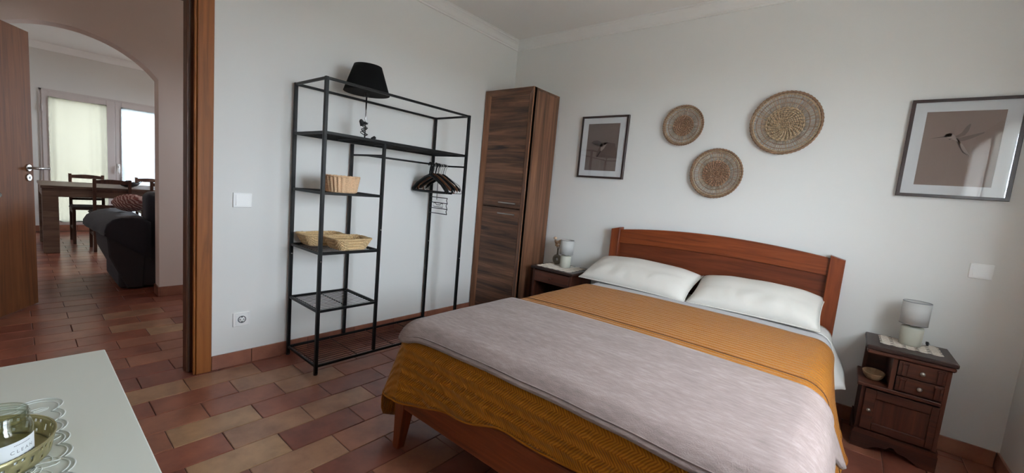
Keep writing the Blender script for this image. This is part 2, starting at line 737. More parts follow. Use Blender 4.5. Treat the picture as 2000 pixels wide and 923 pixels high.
tiles = []
for k in range(-38, 21):
    cx = 0.025 + PX * (k + 0.5)
    y0 = -2.5685 if k % 2 == 0 else -2.735
    for n in range(-6, 12):
        cy = y0 + PY * (n + 0.5)
        inbed = 0.03 < cx < XR + 0.05 and YF - 0.1 < cy < 0.10
        inliv = -6.1 < cx < 0.06 and -4.1 < cy < 0.9
        if not (inbed or inliv):
            continue
        if cx - TW / 2 < -6.095:
            continue
        a = 0 if hidden(cx, cy) else seen_area(cx, cy)
        tiles.append((a, cx, cy, k, n))
tiles.sort(reverse=True)
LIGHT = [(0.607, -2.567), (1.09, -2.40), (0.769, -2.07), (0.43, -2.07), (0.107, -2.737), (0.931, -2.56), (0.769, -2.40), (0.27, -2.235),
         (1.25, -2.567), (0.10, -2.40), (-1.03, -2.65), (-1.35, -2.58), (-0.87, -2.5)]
PAL = [(122, 70, 56), (136, 80, 62), (142, 88, 68), (130, 77, 62), (148, 96, 74), (138, 82, 64)]
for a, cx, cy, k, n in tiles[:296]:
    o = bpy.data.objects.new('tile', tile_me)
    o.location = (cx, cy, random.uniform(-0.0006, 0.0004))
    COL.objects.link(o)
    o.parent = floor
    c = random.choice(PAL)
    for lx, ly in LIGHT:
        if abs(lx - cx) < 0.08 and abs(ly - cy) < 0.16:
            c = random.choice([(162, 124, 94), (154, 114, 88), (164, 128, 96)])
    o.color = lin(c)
b = bmx()
for a, cx, cy, k, n in tiles[296:]:
    tile_mesh_into(b, cx, cy)
part('tile_field', b, 'tile_far', floor, kind='stuff')

# ---- bedroom walls
b = bmx()
T = 0.12
box(b, (-T, DY1 + 0.02, -0.11), (0, 0.12, CEIL + 0.1))
box(b, (-T, YF - T, -0.11), (0, DY0 - 0.02, CEIL + 0.1))
box(b, (-T, DY0 - 0.02, DH + 0.02), (0, DY1 + 0.02, CEIL + 0.1))
wall_left = struct('wall_left', b, 'wall_paint')

b = bmx()
box(b, (0, 0, -0.11), (XR + 0.2, 0.12, CEIL + 0.1))
wall_back = struct('wall_back', b, 'wall_paint')

WY0, WY1, WZ0, WZ1 = -2.215, -0.705, 0.09, 1.985
SILL = 0.85
b = bmx()
box(b, (XR, WY1, -0.11), (XR + 0.2, 0, CEIL + 0.1))
box(b, (XR, YF, -0.11), (XR + 0.2, WY0, CEIL + 0.1))
box(b, (XR, WY0, WZ1), (XR + 0.2, WY1, CEIL + 0.1))
box(b, (XR, WY0, -0.11), (XR + 0.2, WY1, SILL))
wall_right = struct('wall_right', b, 'wall_paint')

b = bmx()
box(b, (0, YF - T, -0.11), (XR + 0.2, YF, CEIL + 0.1))
struct('wall_front', b, 'wall_paint')

b = bmx()
box(b, (-T, YF - T, CEIL), (XR + 0.2, 0.12, CEIL + 0.12))
struct('ceiling', b, 'ceiling_paint')

# ---- crown mouldings
CR = [(0, 0.0), (0.012, 0.0), (0.012, 0.012), (0.018, 0.016), (0.022, 0.022), (0.030, 0.045), (0.042, 0.060),
      (0.052, 0.066), (0.052, 0.074), (0.060, 0.078), (0.060, 0.09), (0, 0.09)]
Z0 = CEIL - 0.082


def crown(name, axis, side, a0, a1):
    b = bmx()
    prof = [(d, min(h + Z0, CEIL - 0.0005)) for d, h in CR]
    if axis == 'y':
        poly = [(side[0] + side[1] * d, z) for d, z in prof]
        prism(b, poly, 'y', a0, a1)
    else:
        poly = [(side[0] + side[1] * d, z) for d, z in prof]
        prism(b, poly, 'x', a0, a1)
    return struct(name, b, 'crown_paint')


crown('trim_1', 'y', (0.0, 1), YF, 0)
crown('trim_2', 'x', (0.0, -1), 0, XR)
crown('trim_3', 'y', (XR, -1), YF, 0)
crown('trim_4', 'x', (YF, 1), 0, XR)

# ---- terracotta baseboards, tile by tile
def baseboard(name, axis, wallpos, sgn, a0, a1, first, h=0.083, th=0.011):
    b = bmx()
    if axis == 'y':
        box(b, (wallpos, a0, 0.001), (wallpos + sgn * th * 0.55, a1, h - 0.001))
    else:
        box(b, (a0, wallpos, 0.001), (a1, wallpos + sgn * th * 0.55, h - 0.001))
    base = struct(name, b, 'grout')
    p = first
    cells = []
    while p < a1:
        s, e = max(p, a0), min(p + PY, a1)
        if e - s > 0.02:
            cells.append((s, e))
        p += PY
    cache = {}
    for s, e in cells:
        L = round(e - s - 0.0035, 4)
        if L not in cache:
            bb = bmx()
            if axis == 'y':
                box(bb, (0, -L / 2, 0), (sgn * th, L / 2, h), 0.0015)
            else:
                box(bb, (-L / 2, 0, 0), (L / 2, sgn * th, h), 0.0015)
            cache[L] = finish('baseboard_tile', bb, 'tile', (0, 0, 0))
        o = bpy.data.objects.new('baseboard_tile', cache[L])
        mid = (s + e) / 2
        o.location = (wallpos, mid, 0.0008) if axis == 'y' else (mid, wallpos, 0.0008)
        COL.objects.link(o)
        o.parent = base
        o.color = lin(random.choice([(142, 92, 74), (150, 100, 80), (136, 88, 72)]))
    return base


baseboard('baseboard_left', 'y', 0.0, 1, -2.436, 0.0, -2.566)
baseboard('baseboard_back', 'x', 0.0, -1, 0.012, XR - 0.012, 0.1)
baseboard('baseboard_right', 'y', XR, -1, YF + 0.012, 0.0, YF)

# ---- bedroom door frame (lining, stop, seal, casing)
b = bmx()
LW = DY1 + 0.018
box(b, (-T - 0.002, DY1, 0), (0.002, LW, DH), 0.001)
box(b, (-T - 0.002, DY0 - 0.018, 0), (0.002, DY0, DH), 0.001)
box(b, (-T - 0.002, DY0 - 0.018, DH), (0.002, LW, DH + 0.018), 0.001)
frame = struct('door_1', b, 'door_wood')
b = bmx()
box(b, (-T - 0.003, DY1 - 0.028, 0), (-0.052, DY1, DH), 0.002)
box(b, (-T - 0.003, DY0, 0), (-0.052, DY0 + 0.014, DH), 0.002)
box(b, (-T - 0.003, DY0, DH - 0.014), (-0.052, DY1, DH), 0.002)
part('door_stop', b, 'door_wood_dark', frame)
b = bmx()
box(b, (-0.0518, DY1 - 0.020, 0), (-0.046, DY1 - 0.012, DH), 0.002)
part('door_seal', b, 'seal_grey', frame, label='grey rubber seal strip')
b = bmx()
for y0, y1 in ((DY1 + 0.002, DY1 + 0.073), (DY0 - 0.073, DY0 - 0.002)):
    box(b, (0.0005, y0, 0), (0.016, y1, DH + 0.073), 0.003)
box(b, (0.0005, DY0 - 0.002, DH + 0.002), (0.016, DY1 + 0.002, DH + 0.073), 0.003)
part('door_casing', b, 'door_wood', frame)
b = bmx()
box(b, (-0.006, DY1 - 0.010, 0), (0.010, DY1 - 0.0005, DH), 0.003)
part('casing_bead', b, 'door_wood', frame)
for y in (DY1 - 0.0,):
    b = bmx()
    for y0, y1 in ((DY1 + 0.002, DY1 + 0.073), (DY0 - 0.073, DY0 - 0.002)):
        box(b, (-T - 0.016, y0, 0), (-T - 0.0005, y1, DH + 0.073), 0.003)
    box(b, (-T - 0.016, DY0 - 0.002, DH + 0.002), (-T - 0.0005, DY1 + 0.002, DH + 0.073), 0.003)
    part('hall_casing', b, 'door_wood', frame)


def lever_handle(leaf, pos, out, along, keyhole=True):
    """pos on the leaf face, out = unit normal, along = unit direction of the lever"""
    pos, out, along = Vector(pos), Vector(out), Vector(along)

    def disc(bm, c, r, t):
        q = out.to_track_quat('Z', 'Y').to_matrix().to_4x4()
        rings = []
        for rr, zz in ((r, 0.0005), (r, t * 0.7), (r * 0.86, t)):
            rings.append([bm.verts.new(Vector(c) + q @ Vector((rr * math.cos(2 * PI * i / 20), rr * math.sin(2 * PI * i / 20), zz))) for i in range(20)])
        for a, bb in zip(rings, rings[1:]):
            for i in range(20):
                j = (i + 1) % 20
                bm.faces.new((a[i], a[j], bb[j], bb[i]))
        bm.faces.new(rings[-1])
        bm.faces.new(rings[0][::-1])
    bm = bmx()
    disc(bm, pos, 0.026, 0.009)
    tube(bm, [pos + out * 0.005, pos + out * 0.045, pos + out * 0.052 + along * 0.006, pos + out * 0.053 + along * 0.03,
              pos + out * 0.052 + along * 0.125], [0.009, 0.009, 0.0095, 0.0095, 0.007], 10)
    part('handle', bm, 'satin_metal', leaf, label='brushed metal lever handle')
    if keyhole:
        bm = bmx()
        c = pos - Vector((0, 0, 0.07))
        disc(bm, c, 0.026, 0.008)
        bk = part('keyhole_plate', bm, 'satin_metal', leaf)
        bm = bmx()
        disc(bm, c + out * 0.0078, 0.009, 0.002)
        part('cylinder', bm, 'socket_grey', bk)


def door_leaf(name, hinge, direction, width, height, z0, face_side, mat):
    """solid leaf: hinge corner, unit direction in plan, lever on the face_side"""
    h = Vector((hinge[0], hinge[1], 0))
    d = Vector((direction[0], direction[1], 0)).normalized()
    nrm = Vector((-d.y, d.x, 0)) * face_side
    b = bmx()
    a1 = h + d * width
    th = 0.036
    pts = [h, a1, a1 - nrm * th, h - nrm * th]
    lo = [b.verts.new((p.x, p.y, z0)) for p in pts]
    hi = [b.verts.new((p.x, p.y, z0 + height)) for p in pts]
    b.faces.new(lo)
    b.faces.new(hi)
    for i in range(4):
        j = (i + 1) % 4
        b.faces.new((lo[i], lo[j], hi[j], hi[i]))
    bmesh.ops.recalc_face_normals(b, faces=b.faces)
    bmesh.ops.bevel(b, geom=list(b.edges), offset=0.002, segments=1, affect='EDGES', profile=0.5)
    leaf = struct(name, b, mat)
    return leaf, d, nrm


# bedroom leaf, swung open into the room against the front wall
leafA, dA, nA = door_leaf('door_2', (0.03, -3.292), (0.993, 0.118), 0.78, 1.985, 0.008, 1, 'door_wood')
pA = Vector((0.03, -3.292, 0)) + dA * 0.715 + Vector((0, 0, 1.02))
lever_handle(leafA, pA, nA, -dA)
# hall leaf seen past the doorway
fe = Vector((-1.955, -3.024, 0))
dB = Vector((0.872, -0.489, 0)).normalized()
leafB, dB2, nB = door_leaf('door_3', (fe + dB * 0.80)[:2], -dB, 0.80, 1.962, 0.008, -1, 'door_wood_hall')
pB = fe + dB * 0.055 + Vector((0, 0, 1.02))
lever_handle(leafB, pB, nB, -dB)
lever_handle(leafB, pB - nB * 0.036, -nB, dB)

# ---- hall and living room shell
b = bmx()
AX0, AX1 = -1.93, -1.78
ay0, ay1, spring, rise = -3.353, -2.349, 1.800, 0.247
hw = (ay1 - ay0) / 2
R = (hw * hw + rise * rise) / (2 * rise)
cy = (ay0 + ay1) / 2
cz = spring + rise - R
a_max = math.asin(hw / R)
arc = []
for i in range(33):
    a = -a_max + 2 * a_max * i / 32
    arc.append((cy + R * math.sin(a), cz + R * math.cos(a)))
poly = [(-4.2, 0), (ay0, 0), *arc, (ay1, 0), (1.0, 0), (1.0, 2.68), (-4.2, 2.68)]
prism(b, poly, 'x', AX0, AX1)
wall_arch = struct('wall_arch', b, 'hall_bounce_tint')
baseboard('baseboard_arch', 'y', AX1, 1, ay1 + 0.0, -0.60, -2.349)
bb_ = bmx()
box(bb_, (AX0, ay1 - 0.011, 0.0008), (AX1 + 0.011, ay1, 0.083), 0.0015)
o = part('baseboard_tile', bb_, 'tile', wall_arch)
o.color = lin((142, 92, 74))

b = bmx()
box(b, (AX1, -3.58, 0), (-T, -3.46, 2.68))
struct('wall_hall', b, 'hall_bounce_tint')
HY = -0.60


def wall_with_added_window(name, x0, x1, y0, y1, wx0, wx1, wz0, wz1):
    b = bmx()
    box(b, (x0, y0, -0.11), (wx0, y1, 2.68))
    box(b, (wx1, y0, -0.11), (x1, y1, 2.68))
    box(b, (wx0, y0, -0.11), (wx1, y1, wz0))
    box(b, (wx0, y0, wz1), (wx1, y1, 2.68))
    return struct(name, b, 'living_paint')


def added_casement(name, wx0, wx1, y, wz0, wz1):
    b = bmx()
    f_ = 0.05
    xm = (wx0 + wx1) / 2
    for p, q in (((wx0, wz0), (wx0 + f_, wz1)), ((wx1 - f_, wz0), (wx1, wz1)), ((wx0, wz0), (wx1, wz0 + f_)), ((wx0, wz1 - f_), (wx1, wz1)),
                 ((xm - f_ / 2, wz0), (xm + f_ / 2, wz1))):
        box(b, (p[0], y - 0.03, p[1]), (q[0], y + 0.03, q[1]), 0.003)
    w_ = struct(name, b, 'upvc_white')
    for a, c in ((wx0 + f_, xm - f_ / 2), (xm + f_ / 2, wx1 - f_)):
        b = bmx()
        box(b, (a - 0.005, y - 0.004, wz0 + f_ - 0.005), (c + 0.005, y + 0.002, wz1 - f_ + 0.005))
        part('pane', b, 'window_glass', w_)
    return w_


wall_with_added_window('wall_hall_end', AX1, -T, HY, HY + 0.14, -1.30, -0.80, 1.26, 1.84)
added_casement('added_window_hall', -1.30, -0.80, HY + 0.05, 1.26, 1.84)  # unseen window added to brighten the hall
b = bmx()
box(b, (-6.3, -4.32, 2.59), (AX1, 1.12, 2.70))
box(b, (AX1, -4.32, 2.59), (-T, HY + 0.14, 2.70))
struct('ceiling_hall', b, 'ceiling_paint')

LX = -6.1
LY0, LY1 = -2.862, -1.352
b = bmx()
box(b, (LX - 0.2, LY1, -0.11), (LX, 1.0, 2.68))
box(b, (LX - 0.2, -4.2, -0.11), (LX, LY0, 2.68))
box(b, (LX - 0.2, LY0, WZ1), (LX, LY1, 2.68))
box(b, (LX - 0.2, LY0, -0.11), (LX, LY1, WZ0))
struct('wall_living_far', b, 'living_paint')
b = bmx()
box(b, (-6.3, -4.32, -0.11), (AX0, -4.2, 2.68))
struct('wall_living_side', b, 'living_paint')
wall_with_added_window('wall_living_end', -6.3, AX0, 1.0, 1.14, -4.7, -3.5, 1.0, 1.9)
added_casement('added_window_living', -4.7, -3.5, 1.05, 1.0, 1.9)  # unseen window put in to lift the living room's light
b = bmx()
prism(b, [(LX, 2.50), (LX + 0.02, 2.50), (LX + 0.05, 2.56), (LX + 0.06, 2.589), (LX, 2.589)], 'y', -4.19, 0.99)
struct('trim_5', b, 'crown_paint')
baseboard('baseboard_living', 'y', LX, 1, -4.19, LY0, -4.2)
baseboard('baseboard_window', 'y', LX, 1, LY0, LY1, LY0, h=0.088)

# ---- french windows with two leaves each
def french_window(name, x, sgn, y0, y1, mats, WZ0=WZ0):
    """in the wall plane x; sgn = direction into the room; opening y0..y1"""
    xo = x - sgn * 0.07
    b = bmx()
    fr = 0.028
    box(b, (xo, y0, WZ0), (x + sgn * 0.012, y0 + fr, WZ1), 0.003)
    box(b, (xo, y1 - fr, WZ0), (x + sgn * 0.012, y1, WZ1), 0.003)
    box(b, (xo, y0, WZ1 - fr), (x + sgn * 0.012, y1, WZ1), 0.003)
    box(b, (xo, y0, WZ0), (x + sgn * 0.012, y1, WZ0 + 0.02), 0.003)
    root = struct(name, b, 'upvc_white')
    ym = (y0 + y1) / 2
    for i, (a0, a1) in enumerate(((y0 + fr - 0.006, ym - 0.001), (ym + 0.001, y1 - fr + 0.006))):
        st = 0.066
        b = bmx()
        xa, xb = x - sgn * 0.045, x + sgn * 0.020
        lo, hi = WZ0 + 0.014, WZ1 - fr + 0.006
        mid = st + 0.026
        s0, s1 = (st, mid) if i == 0 else (mid * 0.78, st)
        box(b, (xa, a0, lo), (xb, a0 + s0, hi), 0.004)
        box(b, (xa, a1 - s1, lo), (xb, a1, hi), 0.004)
        box(b, (xa, a0 + s0, hi - 0.092), (xb, a1 - s1, hi), 0.004)
        box(b, (xa, a0 + s0, lo), (xb, a1 - s1, lo + 0.05), 0.004)
        leaf = part('window_leaf', b, 'upvc_white', root)
        b = bmx()
        box(b, (x - sgn * 0.022, a0 + s0 - 0.006, lo + 0.044), (x - sgn * 0.016, a1 - s1 + 0.006, hi - 0.086))
        part('pane', b, 'window_glass', leaf)
        ye = a0 + 0.004 if i == 0 else a1 - 0.004
        for zc in (WZ0 + 0.26, 1.72):
            b = bmx()
            lathe(b, [(0.008, -0.045), (0.008, 0.045)], (x + sgn * 0.026, ye, zc), 10)
            part('hinge', b, 'upvc_white', leaf)
        if i == 1:
            b = bmx()
            hz_ = max(0.0, WZ0 + 0.45 - 0.99)
            box(b, (x + sgn * 0.020, a0 + 0.018, 0.90 + hz_), (x + sgn * 0.028, a0 + 0.046, 1.03 + hz_), 0.003)
            tube(b, [(x + sgn * 0.026, a0 + 0.032, 0.99 + hz_), (x + sgn * 0.055, a0 + 0.032, 0.99 + hz_), (x + sgn * 0.06, a0 + 0.032, 0.975 + hz_),
                     (x + sgn * 0.06, a0 + 0.032, 0.88 + hz_)], 0.008, 8)
            part('handle', b, 'white_plastic', leaf)
        # sheer curtain hung on the leaf
        b = bmx()
        c0, c1 = a0 + s0 - 0.004, a1 - s1 + 0.004
        nx = 64
        ztop, zbot = hi - 0.075, lo + 0.03
        rows = []
        for r_ in range(15):
            t = r_ / 14
            row = []
            for k in range(nx + 1):
                u = k / nx
                yy = c0 + (c1 - c0) * u
                am = 0.006 + 0.006 * t
                dx = am * math.sin(u * 21 + 2.2 * math.sin(u * 7 + i * 3) + t * 0.8 * math.sin(u * 5 + 2 * i))
                sag = 0.014 * math.sin(u * PI) * (1 - t) * (1 if i == 0 else 0.6)
                row.append(b.verts.new((x + sgn * (0.030 + dx), yy, ztop + (zbot - ztop) * t - sag)))
            rows.append(row)
        for ra, rb in zip(rows, rows[1:]):
            for k in range(nx):
                f = b.faces.new((ra[k], ra[k + 1], rb[k + 1], rb[k]))
                f.smooth = True
        cu = part('curtain', b, mats[i], leaf, label='sheer curtain')
    return root


french_window('window_1', XR, -1, WY0, WY1, ('sheer_bedroom', 'sheer_dense'), SILL)
b = bmx()
box(b, (XR - 0.035, WY0 - 0.04, SILL - 0.025), (XR - 0.0005, WY1 + 0.04, SILL - 0.001), 0.004)
struct('trim_6', b, 'exterior_white')
french_window('window_2', LX, 1, LY0, LY1, ('sheer_cream', 'sheer_white'))

# ---- outdoors: terrace paving and a parapet beyond the living room window
b = bmx()
box(b, (XR + 0.2, -14, -0.3), (26, 14, -0.12))
struct('terrace_right', b, 'exterior_paving')
b = bmx()
box(b, (-26, -14, -0.3), (LX - 0.2, 14, -0.12))
struct('terrace_left', b, 'exterior_paving')
b = bmx()
box(b, (LX - 0.2, 1.14, -0.3), (XR + 0.2, 14, -0.12))
box(b, (AX1, HY + 0.14, -0.3), (-T, 1.14, -0.12))
struct('terrace_back', b, 'exterior_paving')
b = bmx()
box(b, (-10.15, -9, -0.12), (-10.0, 9, 0.86), 0.01)
box(b, (-10.2, -9, 0.86), (-9.95, 9, 0.93), 0.01)
struct('wall_terrace', b, 'exterior_white')

# ================================================================== BED
BX0, BX1 = 1.225, 2.715        # coverlet faces
HB0, HB1 = 1.222, 2.690        # headboard posts, outer faces
ZT = 0.562

bed = thing('bed', 'reddish-brown wooden double bed frame with arched headboard', 'bed', (1.956, -1.05, 0))
for x0, x1, s in ((HB0, HB0 + 0.072, 1), (HB1 - 0.072, HB1, -1)):
    b = bmx()
    zi, zo = 0.962, 0.942
    za, zb = (zo, zi) if s == 1 else (zi, zo)
    prism(b, [(x0, 0.0), (x1, 0.0), (x1, zb), (x0, za)], 'y', -0.088, -0.014, 0.003)
    part('headboard_post', b, 'bed_wood_z', bed)
b = bmx()
hx0, hx1 = HB0 + 0.070, HB1 - 0.070
pts = []
for i in range(25):
    t = i / 24
    x = hx0 + (hx1 - hx0) * t
    pts.append((x, 0.944 + 0.046 * (1 - (2 * t - 1) ** 2)))
low = []
for i in range(25):
    t = 1 - i / 24
    x = hx0 + (hx1 - hx0) * t
    low.append((x, 0.838 + 0.022 * (1 - (2 * t - 1) ** 2)))
prism(b, pts + low, 'y', -0.066, -0.030, 0.002)
part('headboard_rail', b, 'bed_wood_x', bed)
b = bmx()
prism(b, [(hx0, 0.30), (hx1, 0.30)] + [(x, z + 0.004) for x, z in low], 'y', -0.052, -0.036)
part('headboard_panel', b, 'bed_panel', bed)
b = bmx()
box(b, (1.295, -2.083, 0.196), (2.645, -2.055, 0.345), 0.004)
part('foot_rail', b, 'bed_wood_x', bed)
for x in (1.262, 2.648):
    b = bmx()
    box(b, (x, -2.05, 0.20), (x + 0.028, -0.09, 0.34), 0.004)
    part('side_rail', b, 'bed_panel', bed)
for sx in (1, -1):
    x_out = 1.260 if sx == 1 else 2.680
    b = bmx()
    lo = [(x_out, -2.086), (x_out + sx * 0.036, -2.086), (x_out + sx * 0.036, -2.050), (x_out, -2.050)]
    hi = [(x_out, -2.086), (x_out + sx * 0.062, -2.086), (x_out + sx * 0.062, -2.024), (x_out, -2.024)]
    va = [b.verts.new((*p, 0.0)) for p in lo]
    vb = [b.verts.new((*p, 0.20)) for p in hi]
    vc = [b.verts.new((*p, 0.345)) for p in hi]
    for r0, r1 in ((va, vb), (vb, vc)):
        for i in range(4):
            b.faces.new((r0[i], r0[(i + 1) % 4], r1[(i + 1) % 4], r1[i]))
    b.faces.new(va[::-1])
    b.faces.new(vc)
    bmesh.ops.recalc_face_normals(b, faces=b.faces)
    bmesh.ops.bevel(b, geom=list(b.edges), offset=0.002, segments=1, affect='EDGES', profile=0.5)
    part('leg', b, 'bed_wood_z', bed)
b = bmx()
for i in range(9):
    y = -0.25 - i * 0.21
    box(b, (1.29, y - 0.04, 0.290), (2.648, y + 0.04, 0.305))
part('slat_base', b, 'bed_panel', bed)

b = bmx()
box(b, (1.275, -2.045, 0.347), (2.665, -0.095, 0.535), 0.055, 4)
single('mattress', b, 'mattress_white', (1.97, -1.05, 0.347), 'thick white mattress between headboard and foot rail', 'mattress')
smooth(bpy.data.objects['mattress'])


def drape(x0, x1, yh, yf, zt, r, hem, nx=46, ny=40, nt_=16, crownz=0.018, flare=0.05, wav=None, wr=0.0, seed=0.0, bord=None):
    """cloth lying over a box and hanging on its left, foot and right sides.
    hem(tag, u) = cloth length past the inner edge; tag in L, CL, F, CR, R and u in 0..1"""
    xi0, xi1, yi = x0 + r, x1 - r, yf + r
    xs = [xi0 + (xi1 - xi0) * i / nx for i in range(nx + 1)]
    ys = [yh + (yi - yh) * j / ny for j in range(ny + 1)]
    xc, hw_ = (x0 + x1) / 2, (x1 - x0) / 2
    bm = bmx()
    uvl = bm.loops.layers.uv.new('UVMap')
    UV = {}

    def top(x, y):
        z = zt + crownz * (1 - ((x - xc) / hw_) ** 2) * min(1, (y - yf) / 0.35)
        if wr:
            z += wr * noise.noise(Vector((x * 3.1 + seed, y * 4.3, seed)))
            z += wr * 0.5 * noise.noise(Vector((x * 8.0 + seed, y * 11.0, seed * 2)))
        return z
    grid = [[bm.verts.new((x, y, top(x, y))) for x in xs] for y in ys]
    for j, y in enumerate(ys):
        for i, x in enumerate(xs):
            UV[grid[j][i]] = (x, y)
    for j in range(ny):
        for i in range(nx):
            bm.faces.new((grid[j][i], grid[j][i + 1], grid[j + 1][i + 1], grid[j + 1][i]))
    per = []
    for j in range(ny + 1):
        per.append((grid[j][0], Vector((-1, 0, 0)), 'L', j / ny))
    nc = 12
    for k in range(1, nc):
        a = PI / 2 * k / nc
        per.append((grid[ny][0], Vector((-math.cos(a), -math.sin(a), 0)), 'CL', k / nc))
    for i in range(nx + 1):
        per.append((grid[ny][i], Vector((0, -1, 0)), 'F', i / nx))
    for k in range(1, nc):
        a = PI / 2 * k / nc
        per.append((grid[ny][nx], Vector((math.sin(a), -math.cos(a), 0)), 'CR', k / nc))
    for j in range(ny, -1, -1):
        per.append((grid[j][nx], Vector((1, 0, 0)), 'R', 1 - j / ny))
    cols = []
    s_run = 0.0
    lastp = None
    for v0, d, tag, u in per:
        Tt = hem(tag, u)
        col = [v0]
        q = v0.co + d * r
        if lastp is not None:
            s_run += (q - lastp).length
        lastp = q.copy()
        for k in range(1, nt_ + 1):
            t = Tt * k / nt_
            if t < r * PI / 2:
                a = t / r
                out, dz, dd = r * math.sin(a), r * (1 - math.cos(a)), 0.0
            else:
                dd = t - r * PI / 2
                fl = flare * (1.7 if tag in ('CL', 'CR') else 1.0)
                out, dz = r + fl * dd, r + dd
                if wav:
                    out += wav(tag, u, s_run, dd)
            p = v0.co + d * out
            nv = bm.verts.new((p.x, p.y, v0.co.z - dz))
            UV[nv] = (v0.co.x + d.x * t, v0.co.y + d.y * t)
            col.append(nv)
        cols.append(col)
    for ca, cb in zip(cols, cols[1:]):
        for k in range(nt_):
            a_, b_, c_, d_ = ca[k], cb[k], cb[k + 1], ca[k + 1]
            if a_ is b_:
                bm.faces.new((a_, c_, d_))
            else:
                bm.faces.new((a_, b_, c_, d_))
    for f in bm.faces:
        f.smooth = True
        for l in f.loops:
            l[uvl].uv = UV[l.vert]
    bmesh.ops.recalc_face_normals(bm, faces=bm.faces)
    if bord is not None:
        bord['cols'] = [[v.co.copy() for v in c] for c in cols]
        bord['tags'] = [(t, u) for _, _, t, u in per]
        bord['grid'] = [[v.co.copy() for v in row] for row in grid]
    return bm


def lerp(a, b_, t):
    return a + (b_ - a) * t


def sm(t):
    t = max(0, min(1, t))
    return t * t * (3 - 2 * t)


# white under-sheet over the head end of the mattress
def hem_sheet(tag, u):
    return {'L': 0.30, 'CL': 0.3, 'F': 0.12, 'CR': 0.3, 'R': 0.235 + 0.045 * math.exp(-((u - 0.62) / 0.16) ** 2)}[tag]


b = drape(1.258, 2.690, -0.092, -0.95, ZT - 0.020, 0.075, hem_sheet, 40, 16, 12, 0.012, 0.14,
          lambda t, u, s, d: 0.006 * math.sin(s * 24) * d / 0.2 + (0.42 * d * sm((u - 0.2) / 0.3) if t == 'R' else 0), 0.004, 3.0)
sheet = single('bed_sheet', b, 'cotton_white', (1.96, -0.4, 0.5),
               'white cotton sheet covering the mattress below the pillows, hanging down beside the bowl nightstand', 'sheet')
solid(sheet, 0.003, 1)
brd = {}
b = drape(1.250, 2.698, -0.375, -0.95, ZT - 0.012, 0.08,
          lambda t, u: {'L': 0.28, 'CL': .28, 'F': 0.12, 'CR': 0.3, 'R': 0.33}[t], 40, 10, 12, 0.014, 0.10, None, 0.002, 3.0, brd)
band = part('turned_band', b, 'cotton_grey', sheet, label='pale grey turned-down sheet band')
solid(band, 0.003, 1)
edge = [c for c in reversed(brd['cols'][0])] + brd['grid'][0][1:-1] + [c for c in brd['cols'][-1]]
b = bmx()
tube(b, [p + Vector((0, 0.001, 0.004)) for p in edge], 0.0042, 6)
part('sheet_piping', b, 'piping_white', band, label='white piped edge')


# mustard coverlet
def hem_cov(tag, u):
    arc_ = 0.095 * PI / 2
    if tag == 'L':
        return arc_ + 0.30 + 0.012 * math.sin(u * 9) + 0.095 * sm((u - 0.8) / 0.15)
    if tag == 'CL':
        return arc_ + lerp(0.395, 0.215, sm((u - 0.1) / 0.4))
    if tag == 'F':
        return arc_ + 0.215 - 0.085 * sm(u * 2.2) - 0.05 * u + 0.006 * math.sin(u * 26)
    if tag == 'CR':
        return arc_ + lerp(0.085, 0.20, sm(u))
    return arc_ + 0.21 + 0.012 * math.sin(u * 12)


def wav_cov(tag, u, s, d):
    k = d / 0.22
    w = 0.010 * math.sin(s * 13.0 + 0.6) * k + 0.005 * math.sin(s * 29.0) * k
    if tag == 'R':
        w += (0.055 - 0.045 * sm((u - 0.75) / 0.2)) * k
    if tag == 'CR':
        w += 0.055 * u * k
    if tag == 'L':
        w += 0.03 * u ** 6 * k
    if tag == 'CL':
        w += (0.03 * (1 - u) + 0.018 * math.sin(u * PI)) * k
    if tag == 'F':
        w += 0.02 * math.exp(-((u - 0.0) / 0.06) ** 2) * k + 0.012 * math.exp(-((u - 0.36) / 0.05) ** 2) * k
    return w


brd = {}
b = drape(BX0, BX1, -0.545, -2.094, ZT, 0.095, hem_cov, 60, 60, 22, 0.016, 0.06, wav_cov, 0.0016, 1.0, brd)
cov = single('coverlet', b, 'quilt', (1.96, -1.3, 0.5), 'mustard yellow quilted coverlet with zigzag texture spread over the bed', 'coverlet')
solid(cov, 0.005, -1)
j = min(range(len(brd['grid'])), key=lambda q: abs(brd['grid'][q][0].y + 1.245))
row = brd['grid'][j]
iL = j
iR = len(brd['cols']) - 1 - j
edge = [c for c in reversed(brd['cols'][iL])] + row[1:-1] + [c for c in brd['cols'][iR]]
b = bmx()
tube(b, [p + Vector((0, 0, 0.0012)) for p in edge], 0.0021, 6)
part('seam', b, 'seam_shadow', cov, label='seam groove across the coverlet, its shadow painted dark')
rim = [c[-1] for c in brd['cols']]
b = bmx()
tube(b, rim, 0.0040, 6)
hemc = part('hem', b, 'quilt', cov)


# throw blanket folded across the foot end
def hem_thr(tag, u):
    if tag == 'L':
        return 0.165 + 0.035 * sm(u)
    if tag == 'CL':
        return lerp(0.200, 0.135, sm(u * 1.6))
    if tag == 'F':
        return 0.110 - 0.012 * math.sin(u * 3.0) + 0.001 * math.sin(u * 31) + 0.022 * math.exp(-(u / 0.04) ** 2)
    if tag == 'CR':
        return lerp(0.10, 0.215, sm(u * 1.3))
    return 0.215 - 0.02 * math.sin(u * 3.1) + 0.075 * sm((u - 0.72) / 0.28)


